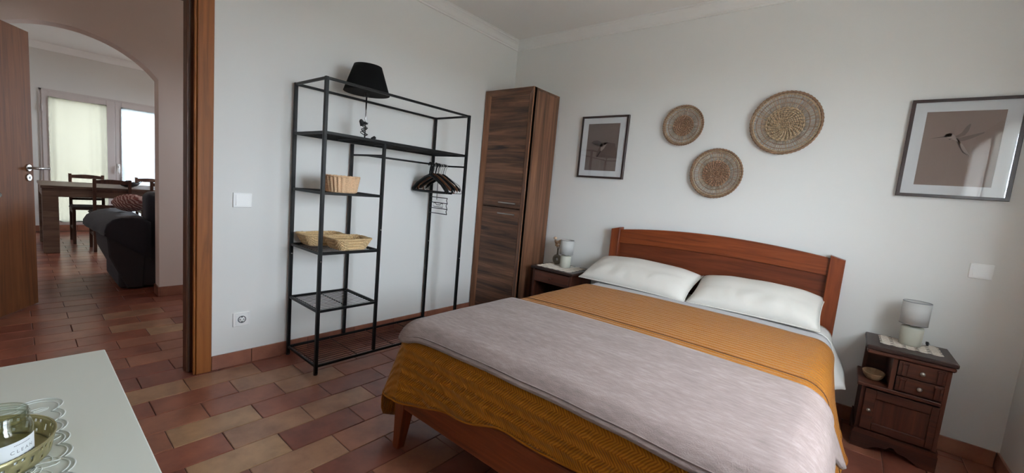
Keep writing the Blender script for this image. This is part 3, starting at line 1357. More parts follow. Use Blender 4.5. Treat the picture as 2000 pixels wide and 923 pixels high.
brd = {}
b = drape(BX0 - 0.010, BX1 + 0.010, -1.375, -2.104, ZT + 0.011, 0.105, hem_thr, 60, 36, 16, 0.016, 0.10,
          lambda t, u, s, d: 0.006 * math.sin(s * 22) * d / 0.15 + (0.30 * d if t == 'R' else 0.30 * d * u if t == 'CR' else 0), 0.0018, 1.0, brd)
thr = single('throw_blanket', b, 'fleece', (1.96, -1.75, 0.56), 'soft pinkish-beige fleece throw laid across the foot of the bed', 'blanket')
solid(thr, 0.009, 1)
rim = [c[-1] for c in brd['cols']]
b = bmx()
tube(b, [p + Vector((0, 0, 0.004)) for p in rim], 0.0065, 8)
part('hem', b, 'fleece', thr)
b = bmx()
rim2 = []
for c in brd['cols']:
    rim2.append(c[-3] + Vector((0, -0.004, 0.010)))
tube(b, rim2, 0.0022, 6)
part('stitch_line', b, 'fleece', thr)


# pillows
def pillow(label, c, a, bb, th, tilt, rz, seed, droop=0.0):
    bm = bmx()
    n = 30
    mt = Matrix.Translation(Vector(c)) @ Matrix.Rotation(rz, 4, 'Z') @ Matrix.Rotation(tilt, 4, 'X')
    top_, bot_ = [], []
    for side, store in ((1, top_), (-1, bot_)):
        for j_ in range(n + 1):
            v = -1 + 2 * j_ / n
            row_ = []
            for i_ in range(n + 1):
                u = -1 + 2 * i_ / n
                x = a * u * (1 - 0.035 * (1 - v * v) * u * u)
                y = bb * v * (1 - 0.05 * (1 - u * u) * v * v)
                e = max(0.0, (1 - u ** 4) * (1 - v ** 4))
                e2 = max(0.0, (1 - u * u) * (1 - v * v))
                h = th * (0.45 * e ** 0.5 + 0.55 * e2 ** 0.55)
                edge_ = max(abs(u), abs(v))
                wr = 0.010 * noise.noise(Vector((u * 2.1 + seed, v * 2.3, seed)))
                wr += 0.013 * math.sin(u * 23 + seed * 2 + 2.4 * math.sin(u * 5 + v * 3 + seed)) * max(0, -v - 0.1) * (1 - edge_ ** 8)
                wr += 0.006 * math.sin(v * 13 + seed + 2 * math.sin(u * 2.5)) * max(0, abs(u) - 0.45) * (1 - edge_ ** 8)
                z = side * h * (1.0 if side > 0 else 0.46) + wr * (h / th) * (1 if side > 0 else 0)
                z -= droop * (u * u) * 0.5
                row_.append(mt @ Vector((x, y, z)))
            store.append(row_)
    vt = [[bm.verts.new(p) for p in r_] for r_ in top_]
    vb = []
    for j_ in range(n + 1):
        r_ = []
        for i_ in range(n + 1):
            r_.append(vt[j_][i_] if i_ in (0, n) or j_ in (0, n) else bm.verts.new(bot_[j_][i_]))
        vb.append(r_)
    for j_ in range(n):
        for i_ in range(n):
            bm.faces.new((vt[j_][i_], vt[j_][i_ + 1], vt[j_ + 1][i_ + 1], vt[j_ + 1][i_]))
            bm.faces.new((vb[j_][i_], vb[j_ + 1][i_], vb[j_ + 1][i_ + 1], vb[j_][i_ + 1]))
    for f in bm.faces:
        f.smooth = True
    border = [vt[0][i_].co.copy() for i_ in range(n)] + [vt[j_][n].co.copy() for j_ in range(n)] + \
             [vt[n][n - i_].co.copy() for i_ in range(n)] + [vt[n - j_][0].co.copy() for j_ in range(n)]
    o = single('pillow', bm, 'pillow_white', c, label, 'pillow', 'pillows on the bed')
    bm = bmx()
    tube(bm, border, 0.0032, 5, closed=True)
    part('seam_edge', bm, 'pillow_white', o)
    return o


pillow('plump white pillow leaning toward the wardrobe side of the headboard', (1.545, -0.236, 0.633), 0.392, 0.185, 0.098, 0.36, -0.03, 1.3)
pillow('plump white pillow on the bowl nightstand side of the bed', (2.287, -0.230, 0.634), 0.345, 0.185, 0.098, 0.36, 0.02, 4.1)

# ================================================================== WARDROBE
W0, W1, WD, WH = 0.012, 0.550, -0.385, 2.030
ward = thing('wardrobe', 'tall narrow walnut wardrobe with two stacked doors standing in the corner', 'wardrobe', (0.28, -0.19, 0))
b = bmx()
box(b, (W0, WD, 0.0), (W0 + 0.02, -0.016, WH - 0.02), 0.001)
part('side_panel', b, 'walnut_z', ward)
b = bmx()
box(b, (W1 - 0.02, WD, 0.0), (W1, -0.016, WH - 0.02), 0.001)
part('side_panel', b, 'walnut_z', ward)
b = bmx()
box(b, (W0, WD, WH - 0.02), (W1, -0.016, WH), 0.001)
part('top_panel', b, 'walnut_x', ward)
b = bmx()
box(b, (W0 + 0.02, -0.024, 0.02), (W1 - 0.02, -0.016, WH - 0.02))
part('back_panel', b, 'walnut_z', ward)
b = bmx()
box(b, (W0 + 0.02, WD + 0.03, 0.0), (W1 - 0.02, -0.03, 0.07))
part('plinth', b, 'walnut_x', ward)
# mitred bevelled surround
fw_ = 0.052
o0, o1, z0_, z1_ = W0, W1, 0.0, WH
i0, i1, y0_, y1_ = W0 + fw_, W1 - fw_, 0.0, WH - fw_


def surround(quad_out, quad_in):
    b = bmx()
    yo, yi_ = WD, WD + 0.022
    f = [quad_out[0], quad_out[1], quad_in[1], quad_in[0]]
    ys_ = [yo - 0.012, yo - 0.012, yi_ - 0.012, yi_ - 0.012]
    va = [b.verts.new((p[0], yy, p[1])) for p, yy in zip(f, ys_)]
    vb = [b.verts.new((p[0], WD + 0.03, p[1])) for p in f]
    b.faces.new(va)
    b.faces.new(vb[::-1])
    for i in range(4):
        b.faces.new((va[i], vb[i], vb[(i + 1) % 4], va[(i + 1) % 4]))
    bmesh.ops.recalc_face_normals(b, faces=b.faces)
    return b


part('frame_stile', surround(((o0, z0_), (o0, z1_)), ((i0, z0_), (i0, y1_))), 'walnut_z', ward)
part('frame_stile', surround(((o1, z0_), (o1, z1_)), ((i1, z0_), (i1, y1_))), 'walnut_z', ward)
part('frame_head', surround(((o0, z1_), (o1, z1_)), ((i0, y1_), (i1, y1_))), 'walnut_x', ward)
for z0d, z1d, hz in ((0.075, 1.012, 0.965), (1.018, WH - fw_ - 0.003, 1.060)):
    b = bmx()
    box(b, (i0 + 0.002, WD + 0.006, z0d), (i1 - 0.002, WD + 0.024, z1d), 0.001)
    d_ = part('door', b, 'walnut_x', ward)
    b = bmx()
    yh_ = WD + 0.006
    tube(b, [(0.272, yh_ - 0.022, hz), (0.462, yh_ - 0.022, hz)], 0.0055, 8)
    for xx in (0.30, 0.434):
        tube(b, [(xx, yh_ + 0.001, hz), (xx, yh_ - 0.022, hz)], 0.004, 8)
    part('handle', b, 'satin_metal', d_, label='brushed metal bar handle')

# ================================================================== NIGHTSTANDS
# right: cubby, two small drawers and a panelled door
nx0, nx1, ny0 = 2.846, 3.152, -0.312
ns = thing('nightstand', 'dark wooden nightstand with two small drawers, an open cubby and a panelled door', 'nightstand', (3.0, -0.16, 0))
b = bmx()
box(b, (2.835, -0.332, 0.528), (3.167, -0.012, 0.550), 0.004)
part('top', b, 'dark_top', ns)
b = bmx()
box(b, (2.840, -0.328, 0.506), (3.162, -0.014, 0.528), 0.006)
part('top_moulding', b, 'dark_wood_x', ns)
b = bmx()
box(b, (nx0, ny0, 0.085), (nx0 + 0.016, -0.014, 0.335))
box(b, (nx0, -0.05, 0.335), (nx0 + 0.016, -0.014, 0.506))
part('side_panel', b, 'dark_wood_z', ns)
b = bmx()
box(b, (nx1 - 0.016, ny0, 0.085), (nx1, -0.014, 0.506))
part('side_panel', b, 'dark_wood_z', ns)
b = bmx()
box(b, (nx0 + 0.016, -0.026, 0.085), (nx1 - 0.016, -0.014, 0.506))
part('back_panel', b, 'dark_wood_x', ns)
b = bmx()
box(b, (2.826, -0.332, 0.328), (nx1 - 0.016, -0.026, 0.346), 0.003)
part('shelf', b, 'dark_wood_x', ns)
b = bmx()
box(b, (2.944, ny0 - 0.002, 0.346), (2.962, -0.026, 0.506))
part('divider', b, 'dark_wood_z', ns)
for z0d, z1d in ((0.428, 0.503), (0.350, 0.424)):
    b = bmx()
    box(b, (2.966, ny0 - 0.010, z0d), (3.136, ny0 + 0.01, z1d), 0.002)
    dr = part('drawer', b, 'dark_wood_x', ns)
    for xx in (2.980, 3.104):
        b = bmx()
        box(b, (xx, ny0 - 0.018, z0d + 0.004), (xx + 0.020, ny0 - 0.010, z1d - 0.004), 0.002)
        box(b, (xx - 0.003, ny0 - 0.020, z1d - 0.014), (xx + 0.023, ny0 - 0.010, z1d - 0.004), 0.002)
        part('pilaster', b, 'dark_wood_z', dr)
    b = bmx()
    lathe(b, [(0.003, 0.0), (0.003, -0.008), (0.0095, -0.012), (0.0105, -0.018), (0.006, -0.023), (0.0005, -0.024)],
          (3.052, ny0 - 0.010, (z0d + z1d) / 2), 16, 'y')
    part('knob', b, 'pewter', dr, label='round pewter knob')
b = bmx()
DZ0, DZ1, DX0, DX1 = 0.105, 0.320, 2.862, 3.136
yb0, yb1 = ny0 - 0.012, ny0 + 0.008
box(b, (DX0, yb0, DZ0), (DX0 + 0.045, yb1, DZ1), 0.002)
box(b, (DX1 - 0.028, yb0, DZ0), (DX1, yb1, DZ1), 0.002)
box(b, (DX0 + 0.045, yb0, DZ1 - 0.045), (DX1 - 0.028, yb1, DZ1), 0.002)
box(b, (DX0 + 0.045, yb0, DZ0), (DX1 - 0.028, yb1, DZ0 + 0.04), 0.002)
dr = part('door', b, 'dark_wood_x', ns)
b = bmx()
box(b, (DX0 + 0.042, ny0 - 0.002, DZ0 + 0.037), (DX1 - 0.025, ny0 + 0.006, DZ1 - 0.042))
part('door_panel', b, 'dark_wood_z', dr)
b = bmx()
lathe(b, [(0.003, 0.0), (0.003, -0.008), (0.0085, -0.012), (0.0095, -0.018), (0.005, -0.022), (0.0005, -0.023)],
      (2.886, yb0, 0.213), 16, 'y')
part('knob', b, 'pewter', dr)
b = bmx()
prism(b, [(2.838, 0), (2.90, 0), (2.925, 0.02), (2.95, 0.032), (2.975, 0.035), (2.992, 0.052), (3.006, 0.052), (3.02, 0.035),
          (3.05, 0.030), (3.075, 0.018), (3.10, 0), (3.160, 0), (3.160, 0.078), (3.152, 0.098), (2.846, 0.098), (2.838, 0.078)],
      'y', -0.330, -0.312)
for xs_ in ((2.838, 2.856), (3.142, 3.160)):
    prism(b, [(-0.312, 0), (-0.25, 0), (-0.23, 0.035), (-0.10, 0.035), (-0.08, 0), (-0.014, 0), (-0.014, 0.098), (-0.312, 0.098)], 'x', *xs_)
part('plinth', b, 'dark_wood_x', ns)
b = bmx()
box(b, (nx0 + 0.016, ny0 + 0.01, 0.085), (nx1 - 0.016, -0.026, 0.1))
part('bottom_panel', b, 'dark_wood_x', ns)

# left: full-width drawer above an open niche
lx0, lx1, lt = 0.662, 1.070, 0.565
nl = thing('nightstand', 'dark brown nightstand squeezed between the wardrobe and the bed', 'nightstand', (0.866, -0.18, 0))
b = bmx()
box(b, (lx0, -0.362, lt - 0.022), (lx1, -0.012, lt), 0.006, 2)
part('top', b, 'dark_top', nl)
b = bmx()
box(b, (lx0 + 0.014, -0.340, 0.0), (lx0 + 0.034, -0.014, lt - 0.022))
part('side_panel', b, 'dark_wood_z', nl)
b = bmx()
box(b, (lx1 - 0.034, -0.340, 0.0), (lx1 - 0.014, -0.014, lt - 0.022))
part('side_panel', b, 'dark_wood_z', nl)
b = bmx()
box(b, (lx0 + 0.034, -0.026, 0.05), (lx1 - 0.034, -0.014, lt - 0.022))
part('back_panel', b, 'dark_wood_x', nl)
b = bmx()
box(b, (lx0 + 0.036, -0.346, lt - 0.125), (lx1 - 0.036, -0.10, lt - 0.030), 0.003)
d_ = part('drawer', b, 'dark_wood_x', nl)
b = bmx()
lathe(b, [(0.003, 0.0), (0.003, -0.008), (0.0095, -0.012), (0.0105, -0.018), (0.006, -0.023), (0.0005, -0.024)],
      (0.866, -0.346, lt - 0.078), 16, 'y')
part('knob', b, 'dark_wood_x', d_)
b = bmx()
box(b, (lx0 + 0.034, -0.338, 0.27), (lx1 - 0.034, -0.026, 0.288))
part('shelf', b, 'dark_wood_x', nl)
b = bmx()
box(b, (lx0 + 0.036, -0.344, 0.062), (lx1 - 0.036, -0.326, 0.266), 0.003)
part('door', b, 'dark_wood_x', nl)
b = bmx()
box(b, (lx0 + 0.034, -0.336, 0.0), (lx1 - 0.034, -0.318, 0.058))
part('plinth', b, 'dark_wood_x', nl)


# ---- crocheted doilies
def doily(label, x0, x1, y0, y1, z, nxm, nym):
    bm = bmx()
    wx, wy = (x1 - x0) / nxm, (y1 - y0) / nym
    for i_ in range(nxm):
        for j_ in range(nym):
            cx_, cy_ = x0 + wx * (i_ + 0.5), y0 + wy * (j_ + 0.5)
            R1, R2 = wx * 0.52, wy * 0.52
            for f_ in (1.0, 0.62, 0.28):
                ring = []
                for k in range(16):
                    a = 2 * PI * k / 16
                    w_ = 1 + (0.07 if k % 2 else -0.07) * (1 if f_ == 1.0 else 0)
                    ring.append((cx_ + R1 * f_ * w_ * math.cos(a), cy_ + R2 * f_ * w_ * math.sin(a), z + 0.0011))
                tube(bm, ring, 0.0016, 4, closed=True)
            for k in range(8):
                a = 2 * PI * k / 8
                tube(bm, [(cx_ + R1 * 0.26 * math.cos(a), cy_ + R2 * 0.26 * math.sin(a), z + 0.0011),
                          (cx_ + R1 * 1.0 * math.cos(a), cy_ + R2 * 1.0 * math.sin(a), z + 0.0011)], 0.0015, 4)
    return single('doily', bm, 'lace_white', ((x0 + x1) / 2, (y0 + y1) / 2, z), label, 'doily')


doily('cream crocheted doily on the nightstand next to the wardrobe', 0.690, 1.020, -0.330, -0.045, lt + 0.0005, 6, 5)
doily('cream crocheted doily under the lamp on the nightstand with small drawers', 2.890, 3.125, -0.240, -0.035, 0.5505, 5, 4)


# ---- bedside lamps
def bedside_lamp(label, x, y, z):
    t = thing('bedside_lamp', label, 'lamp', (x, y, z), 'bedside lamps')
    b = bmx()
    lathe(b, [(0.042, 0), (0.0448, 0.003), (0.0458, 0.090), (0.043, 0.098), (0.012, 0.0985), (0.0005, 0.0985)], (x, y, z), 32)
    part('base', b, 'ceramic_cream', t)
    b = bmx()
    lathe(b, [(0.010, 0.0988), (0.010, 0.125), (0.014, 0.126), (0.014, 0.16), (0.001, 0.161)], (x, y, z), 14)
    part('socket', b, 'white_plastic', t)
    b = bmx()
    for a, c in (((0.0612, 0.112), (0.0612, 0.230)),):
        lathe(b, [(0.0542, 0.112), (0.0562, 0.112), (0.0562, 0.230), (0.0542, 0.230), (0.0542, 0.112)], (x, y, z), 40)
    sh = part('shade', b, 'shade_grey', t)
    for zz in (0.112, 0.230):
        b = bmx()
        tube(b, [(x + 0.0556 * math.cos(2 * PI * k / 40), y + 0.0556 * math.sin(2 * PI * k / 40), z + zz) for k in range(40)], 0.0017, 6, closed=True)
        part('shade_trim', b, 'socket_grey', sh)
    b = bmx()
    for k in range(3):
        a = 2 * PI * k / 3 + 0.4
        tube(b, [(x + 0.013 * math.cos(a), y + 0.013 * math.sin(a), z + 0.128), (x + 0.0548 * math.cos(a), y + 0.0548 * math.sin(a), z + 0.128)], 0.0012, 5)
    part('shade_ring', b, 'satin_metal', sh)
    return t, x, y, z


lampL, x, y, z = bedside_lamp('small grey drum-shade lamp on the nightstand by the wardrobe', 0.876, -0.165, lt + 0.004)
b = bmx()
tube(b, [(x + 0.047, y + 0.01, z + 0.006), (x + 0.08, y + 0.055, z + 0.012), (x + 0.12, y + 0.085, z + 0.014), (x + 0.165, y + 0.09, z + 0.010),
         (x + 0.185, y + 0.135, z + 0.004)], 0.0035, 8)
part('cord', b, 'cord_white', lampL, label='white power cord')
lampR, x, y, z = bedside_lamp('small grey drum-shade lamp on the nightstand beside the wall switch', 3.008, -0.128, 0.554)
b = bmx()
tube(b, [(x + 0.045, y + 0.02, z + 0.006), (x + 0.07, y + 0.06, z + 0.008), (x + 0.085, y + 0.098, z + 0.004)], 0.003, 8)
c_ = part('cord', b, 'cord_white', lampR)
b = bmx()
box(b, (x + 0.066, y + 0.050, z + 0.002), (x + 0.078, y + 0.068, z + 0.022), 0.002)
part('inline_switch', b, 'black_rubber', c_, label='small black inline switch')

# ---- ring vase with dried flowers
vx, vy, vz = 0.752, -0.105, lt + 0.004
va_ = thing('vase', 'small grey ring-shaped vase with dried flowers on the nightstand', 'vase', (vx, vy, vz))
b = bmx()
tube(b, [(vx + 0.028 * math.cos(2 * PI * k / 24), vy, vz + 0.042 + 0.028 * math.sin(2 * PI * k / 24)) for k in range(24)], 0.0165, 12, closed=True)
lathe(b, [(0.018, 0.0), (0.016, 0.006), (0.010, 0.012)], (vx, vy, vz), 16)
lathe(b, [(0.011, 0.078), (0.0085, 0.10), (0.008, 0.125), (0.0105, 0.135), (0.007, 0.135), (0.006, 0.10)], (vx, vy, vz), 16)
part('body', b, 'vase_grey', va_)
random.seed(3)
for k in range(13):
    a = 2 * PI * k / 13 + random.uniform(-.2, .2)
    rr = random.uniform(0.010, 0.044)
    tx, ty, tz = vx + rr * math.cos(a), vy + rr * math.sin(a) * 0.8, vz + random.uniform(0.160, 0.232)
    b = bmx()
    tube(b, [(vx, vy, vz + 0.118), (vx + (tx - vx) * 0.45, vy + (ty - vy) * 0.45, vz + 0.15), (tx, ty, tz)], 0.0009, 5)
    st_ = part('stem', b, 'flower_brown', va_)
    b = bmx()
    blob(b, (tx, ty, tz), random.uniform(0.011, 0.018), 8, 6, 0.25, (1, 1, 0.8))
    part('flower', b, random.choice(['flower_beige', 'flower_beige', 'flower_brown']), st_)

# ---- wooden bowl in the cubby
b = bmx()
bxc, byc, bz = 2.887, -0.215, 0.3465
n_ = 14
prof = [(0.022, 0.0), (0.034, 0.002), (0.048, 0.016), (0.058, 0.037), (0.055, 0.038), (0.044, 0.018), (0.030, 0.006), (0.0005, 0.005)]
lathe(b, prof, (0, 0, 0), n_, smooth=False)
bmesh.ops.transform(b, matrix=Matrix.Translation((bxc, byc, bz)) @ Matrix.Diagonal((0.82, 1.15, 1, 1)), verts=b.verts)
bowl = single('bowl', b, 'bowl_wood', (bxc, byc, bz), 'pale wooden bowl sitting in the open cubby of the nightstand', 'bowl')
b = bmx()
tube(b, [(bxc + 0.0565 * 0.82 * math.cos(2 * PI * k / 28), byc + 0.0565 * 1.15 * math.sin(2 * PI * k / 28), bz + 0.038) for k in range(28)], 0.002, 6, closed=True)
part('rim', b, 'bowl_wood', bowl)

# ================================================================== PICTURES
def picture(label, x0, x1, z0, z1, ix0, ix1, iz0, iz1, pmat, cat='picture'):
    t = thing('framed_picture', label, cat, ((x0 + x1) / 2, -0.002, z0), 'framed bird prints on the wall')
    w_, yb, yf = 0.0155, -0.0025, -0.026

    def rail(p):
        b = bmx()
        va = [b.verts.new((q[0], yf, q[1])) for q in p]
        vb = [b.verts.new((q[0], yb, q[1])) for q in p]
        b.faces.new(va)
        b.faces.new(vb[::-1])
        for i in range(4):
            b.faces.new((va[i], vb[i], vb[(i + 1) % 4], va[(i + 1) % 4]))
        bmesh.ops.recalc_face_normals(b, faces=b.faces)
        bmesh.ops.bevel(b, geom=[e for e in va[0].link_edges if e.other_vert(va[0]) is va[1]], offset=0.0015, segments=1, affect='EDGES')
        return b
    a, c, d, e = (x0, z0), (x1, z0), (x1, z1), (x0, z1)
    A, Cc, D, E_ = (x0 + w_, z0 + w_), (x1 - w_, z0 + w_), (x1 - w_, z1 - w_), (x0 + w_, z1 - w_)
    for q in ((a, c, Cc, A), (c, d, D, Cc), (d, e, E_, D), (e, a, A, E_)):
        part('frame_rail', rail(q), 'frame_dark', t)
    b = bmx()
    yM = -0.0185
    for q in ((( x0 + w_ - .002), ix0, z0 + w_ - .002, z1 - w_ + .002), (ix1, x1 - w_ + .002, z0 + w_ - .002, z1 - w_ + .002),
              (ix0, ix1, z0 + w_ - .002, iz0), (ix0, ix1, iz1, z1 - w_ + .002)):
        box(b, (q[0], yM, q[2]), (q[1], yM + 0.003, q[3]))
    part('mat_board', b, 'mat_white', t)
    b = bmx()
    box(b, (ix0 - .004, yM + 0.003, iz0 - .004), (ix1 + .004, yM + 0.005, iz1 + .004))
    pr = part('print', b, pmat, t)
    b = bmx()
    box(b, (x0 + w_ - .002, -0.0222, z0 + w_ - .002), (x1 - w_ + .002, -0.0205, z1 - w_ + .002))
    part('glass', b, 'picture_glass', t)

    def ink(name, polys, mat):
        b = bmx()
        for poly_ in polys:
            pts_ = [(ix0 + (ix1 - ix0) * u, iz0 + (iz1 - iz0) * v) for u, v in poly_]
            prism(b, pts_, 'y', yM + 0.0030, yM + 0.0026)
        part(name, b, mat, pr)
    return t, ink


pic, ink = picture('dark-framed print of a perched bird with wings raised, above the nightstand', 0.811, 1.231, 1.338, 1.845,
                   0.874, 1.160, 1.400, 1.783, 'print_brown')
ink('printed_wing', [[(.14, .60), (.22, .64), (.34, .65), (.46, .61), (.54, .54), (.52, .50), (.40, .52), (.26, .55)],
                     [(.20, .565), (.34, .60), (.50, .555), (.48, .53), (.33, .545)]], 'ink_dark')
ink('printed_body', [[(.50, .56), (.56, .60), (.62, .605), (.655, .58), (.62, .54), (.58, .48), (.50, .42), (.46, .42), (.47, .50)]], 'ink_pale')
ink('printed_head', [[(.53, .585), (.57, .61), (.625, .612), (.66, .592), (.70, .595), (.655, .58), (.615, .56), (.56, .55)]], 'ink_dark')
ink('printed_tail', [[(.47, .45), (.505, .44), (.40, .30), (.36, .28), (.35, .30)]], 'ink_dark')
ink('printed_branch', [[(.06, .315), (.40, .27), (.95, .265), (.95, .252), (.40, .255), (.06, .30)], [(.66, .36), (.92, .30), (.92, .292), (.66, .35)],
                       [(.12, .29), (.145, .29), (.10, .02), (.06, .02)], [(.47, .26), (.51, .26), (.49, .03), (.44, .03)]], 'ink_mid')
pic, ink = picture('dark-framed print of a hummingbird in flight, above the wall switch', 2.848, 3.262, 1.336, 1.846,
                   2.912, 3.194, 1.400, 1.782, 'print_taupe')
ink('printed_body', [[(.295, .685), (.33, .705), (.39, .70), (.43, .665), (.50, .58), (.56, .47), (.64, .405), (.67, .40), (.60, .47), (.55, .55),
                      (.47, .60), (.40, .625), (.33, .65)]], 'ink_pale')
ink('printed_head', [[(.09, .635), (.28, .665), (.31, .70), (.35, .71), (.39, .70), (.38, .665), (.33, .655), (.28, .655)],
                     [(.35, .63), (.41, .645), (.36, .62)]], 'ink_dark')
ink('printed_wing', [[(.43, .665), (.50, .71), (.55, .80), (.585, .83), (.60, .82), (.585, .74), (.55, .68), (.47, .645)],
                     [(.44, .635), (.56, .665), (.70, .70), (.785, .72), (.78, .705), (.66, .645), (.54, .60), (.47, .605)]], 'ink_mid')
ink('printed_tail', [[(.455, .605), (.52, .54), (.575, .46), (.66, .41), (.655, .40), (.56, .45), (.50, .53)]], 'ink_dark')

# ================================================================== WOVEN WALL PLATES
def wall_plate(label, cx_, cz_, R_, seed, rings_, nsp, centre, cmat, offc=(0, 0)):
    t = thing('woven_plate', label, 'wall basket', (cx_, -0.004, cz_), 'woven plates on the wall')
    ox, oz = offc

    def pt(r_, a, lift=0.0):
        f_ = r_ / R_
        x_ = cx_ + r_ * math.cos(a) + ox * (1 - f_)
        z_ = cz_ + r_ * math.sin(a) + oz * (1 - f_)
        return Vector((x_, -0.010 - 0.022 * f_ * f_ - lift, z_))
    # braided rim
    for name, rr, tr, m_, nb in (('rim', R_ - 0.007, 0.0072, 'rattan_dark', 54), ('inner_rim', R_ - 0.019, 0.0045, 'rattan', 54)):
        b = bmx()
        n_ = 160
        tube(b, [pt(rr, 2 * PI * k / n_, 0.0016 * math.sin(nb * 2 * PI * k / n_)) for k in range(n_)],
             [tr * (1 + 0.22 * math.sin(nb * 2 * PI * k / n_ + 1)) for k in range(n_)], 8, closed=True)
        part(name, b, m_, t)
    # coiled centre
    b = bmx()
    rc = R_ * centre
    coils = int(rc / 0.0105)
    for i in range(coils):
        rr = rc * (i + 0.55) / coils
        n_ = 40 if rr < rc * 0.35 else 130
        nb = 12 if rr < rc * 0.35 else 26
        tube(b, [pt(rr, 2 * PI * k / n_, 0.004 + 0.0018 * math.sin(nb * 2 * PI * k / n_ + 1.3 * i)) for k in range(n_)],
             [0.0054 * (1 + 0.42 * math.sin(nb * 2 * PI * k / n_ + 1.3 * i)) for k in range(n_)], 6, closed=True)
    part('coiled_centre', b, cmat, t)
    # open rings
    for f_ in rings_:
        b = bmx()
        n_ = 120
        tube(b, [pt(R_ * f_, 2 * PI * k / n_, 0.003) for k in range(n_)], 0.0026, 6, closed=True)
        part('ring', b, 'rattan_dark', t)
    # radial straw
    b = bmx()
    rnd = random.Random(seed)
    for k in range(nsp):
        a = 2 * PI * (k + rnd.uniform(-0.22, 0.22)) / nsp
        r0, r1 = rc * 0.96, R_ - 0.012
        tube(b, [pt(r0 + (r1 - r0) * q, a + 0.03 * q * rnd.uniform(-1, 1)) for q in (0, 0.5, 1)], 0.0016 + 0.0008 * rnd.random(), 5)
    part('radial_straw', b, 'rattan', t, kind='stuff')
    return t


wall_plate('smallest woven straw plate on the wall, with a reddish coiled centre', 1.652, 1.748, 0.145, 1, (0.72,), 60, 0.50, 'rattan_red')
wall_plate('medium woven straw plate hanging lowest, above the headboard', 1.916, 1.415, 0.171, 2, (0.66, 0.82), 76, 0.52, 'rattan_red')
wall_plate('largest woven straw plate on the wall, with a broad fan of straw', 2.278, 1.746, 0.196, 3, (0.66, 0.80), 92, 0.54, 'rattan', (-0.005, -0.012))

# ================================================================== CLOTHES RACK
XB, XF = 0.026, 0.405
YA, YM, YB = -2.030, -1.656, -0.957
PS = 0.019
rack = thing('clothes_rack', 'open black metal clothes rack with wire shelves standing against the wall', 'clothes rack', ((XB + XF) / 2, (YA + YB) / 2, 0))


def rbar(name, a, c, w=PS, h=None):
    b = bmx()
    bar(b, a, c, w, h, 0.0015)
    return part(name, b, 'black_metal', rack)


for x in (XB, XF):
    for y in (YA, YB):
        rbar('post', (x, y, 0.006), (x, y, 1.692))
        b = bmx()
        lathe(b, [(0.011, 0), (0.012, 0.002), (0.012, 0.010)], (x, y, 0), 12)
        part('foot', b, 'black_rubber', rack)
    rbar('middle_post', (x, YM, 0.062), (x, YM, 1.385), 0.018)
for x in (XB, XF):
    rbar('top_rail', (x, YA, 1.684), (x, YB, 1.684), 0.014)
for y in (YA, YB):
    rbar('top_rail', (XB, y, 1.684), (XF, y, 1.684), 0.014)
LEV = ((1.395, YA, YB, 15), (1.061, YA, YM, 6), (0.717, YA, YM, 6), (0.380, YA, YM, 6), (0.052, YA, YB, 15))
for z, y0, y1, ncross in LEV:
    for x in (XB, XF):
        rbar('shelf_rail', (x, y0, z), (x, y1, z), 0.013, 0.015)
    for y in (y0, y1):
        rbar('shelf_rail', (XB, y, z), (XF, y, z), 0.013, 0.015)
    b = bmx()
    nw = 13
    for i in range(1, nw):
        x = XB + (XF - XB) * i / nw
        tube(b, [(x, y0 + 0.004, z + 0.004), (x, y1 - 0.004, z + 0.004)], 0.0017, 5)
    cr = [y0 + 0.02, (y0 + y1) / 2, y1 - 0.02] if y1 - y0 < 0.5 else [y0 + (y1 - y0) * q for q in (0.02, 0.25, 0.5, 0.75, 0.98)]
    for y in cr:
        tube(b, [(XB + 0.004, y, z + 0.0005), (XF - 0.004, y, z + 0.0005)], 0.0022, 5)
    part('wire_shelf', b, 'black_metal', rack)
rbar('cross_rail', (XB, YM, 1.312), (XF, YM, 1.312), 0.012)
rbar('cross_rail', (XB, YB, 1.312), (XF, YB, 1.312), 0.012)
b = bmx()
XM = 0.215
tube(b, [(XM, YM, 1.312), (XM, YB, 1.312)], 0.0065, 10)
part('hanging_rod', b, 'black_metal', rack)
b = bmx()
for x, y, z in ((XF, YA, 0.675), (XB, YA, 0.66), (XB, YB, 0.70), (XF, YB, 0.62), (XF, YM, 0.85)):
    lathe(b, [(0.004, 0), (0.004, 0.004), (0.002, 0.006)], (x + 0.0095, y, z), 8, 'x')
part('bolt_heads', b, 'satin_metal', rack)


# ---- hangers on the rod
RZ = 1.312 + 0.0065


def hook_pts(c, h):
    """c = neck point under the rod, local frame: hook lies in the x-z plane"""
    rr = 0.0165
    hc = Vector((0, 0, RZ - 0.010))
    pts_ = [Vector((0, 0, h)), Vector((0, 0, RZ - 0.062)), Vector((0.004, 0, RZ - 0.046))]
    for k in range(12):
        a = -1.05 + (PI + 1.35) * k / 11
        pts_.append(Vector((rr * math.cos(a), 0, RZ - 0.0115 + rr * math.sin(a))))
    return pts_


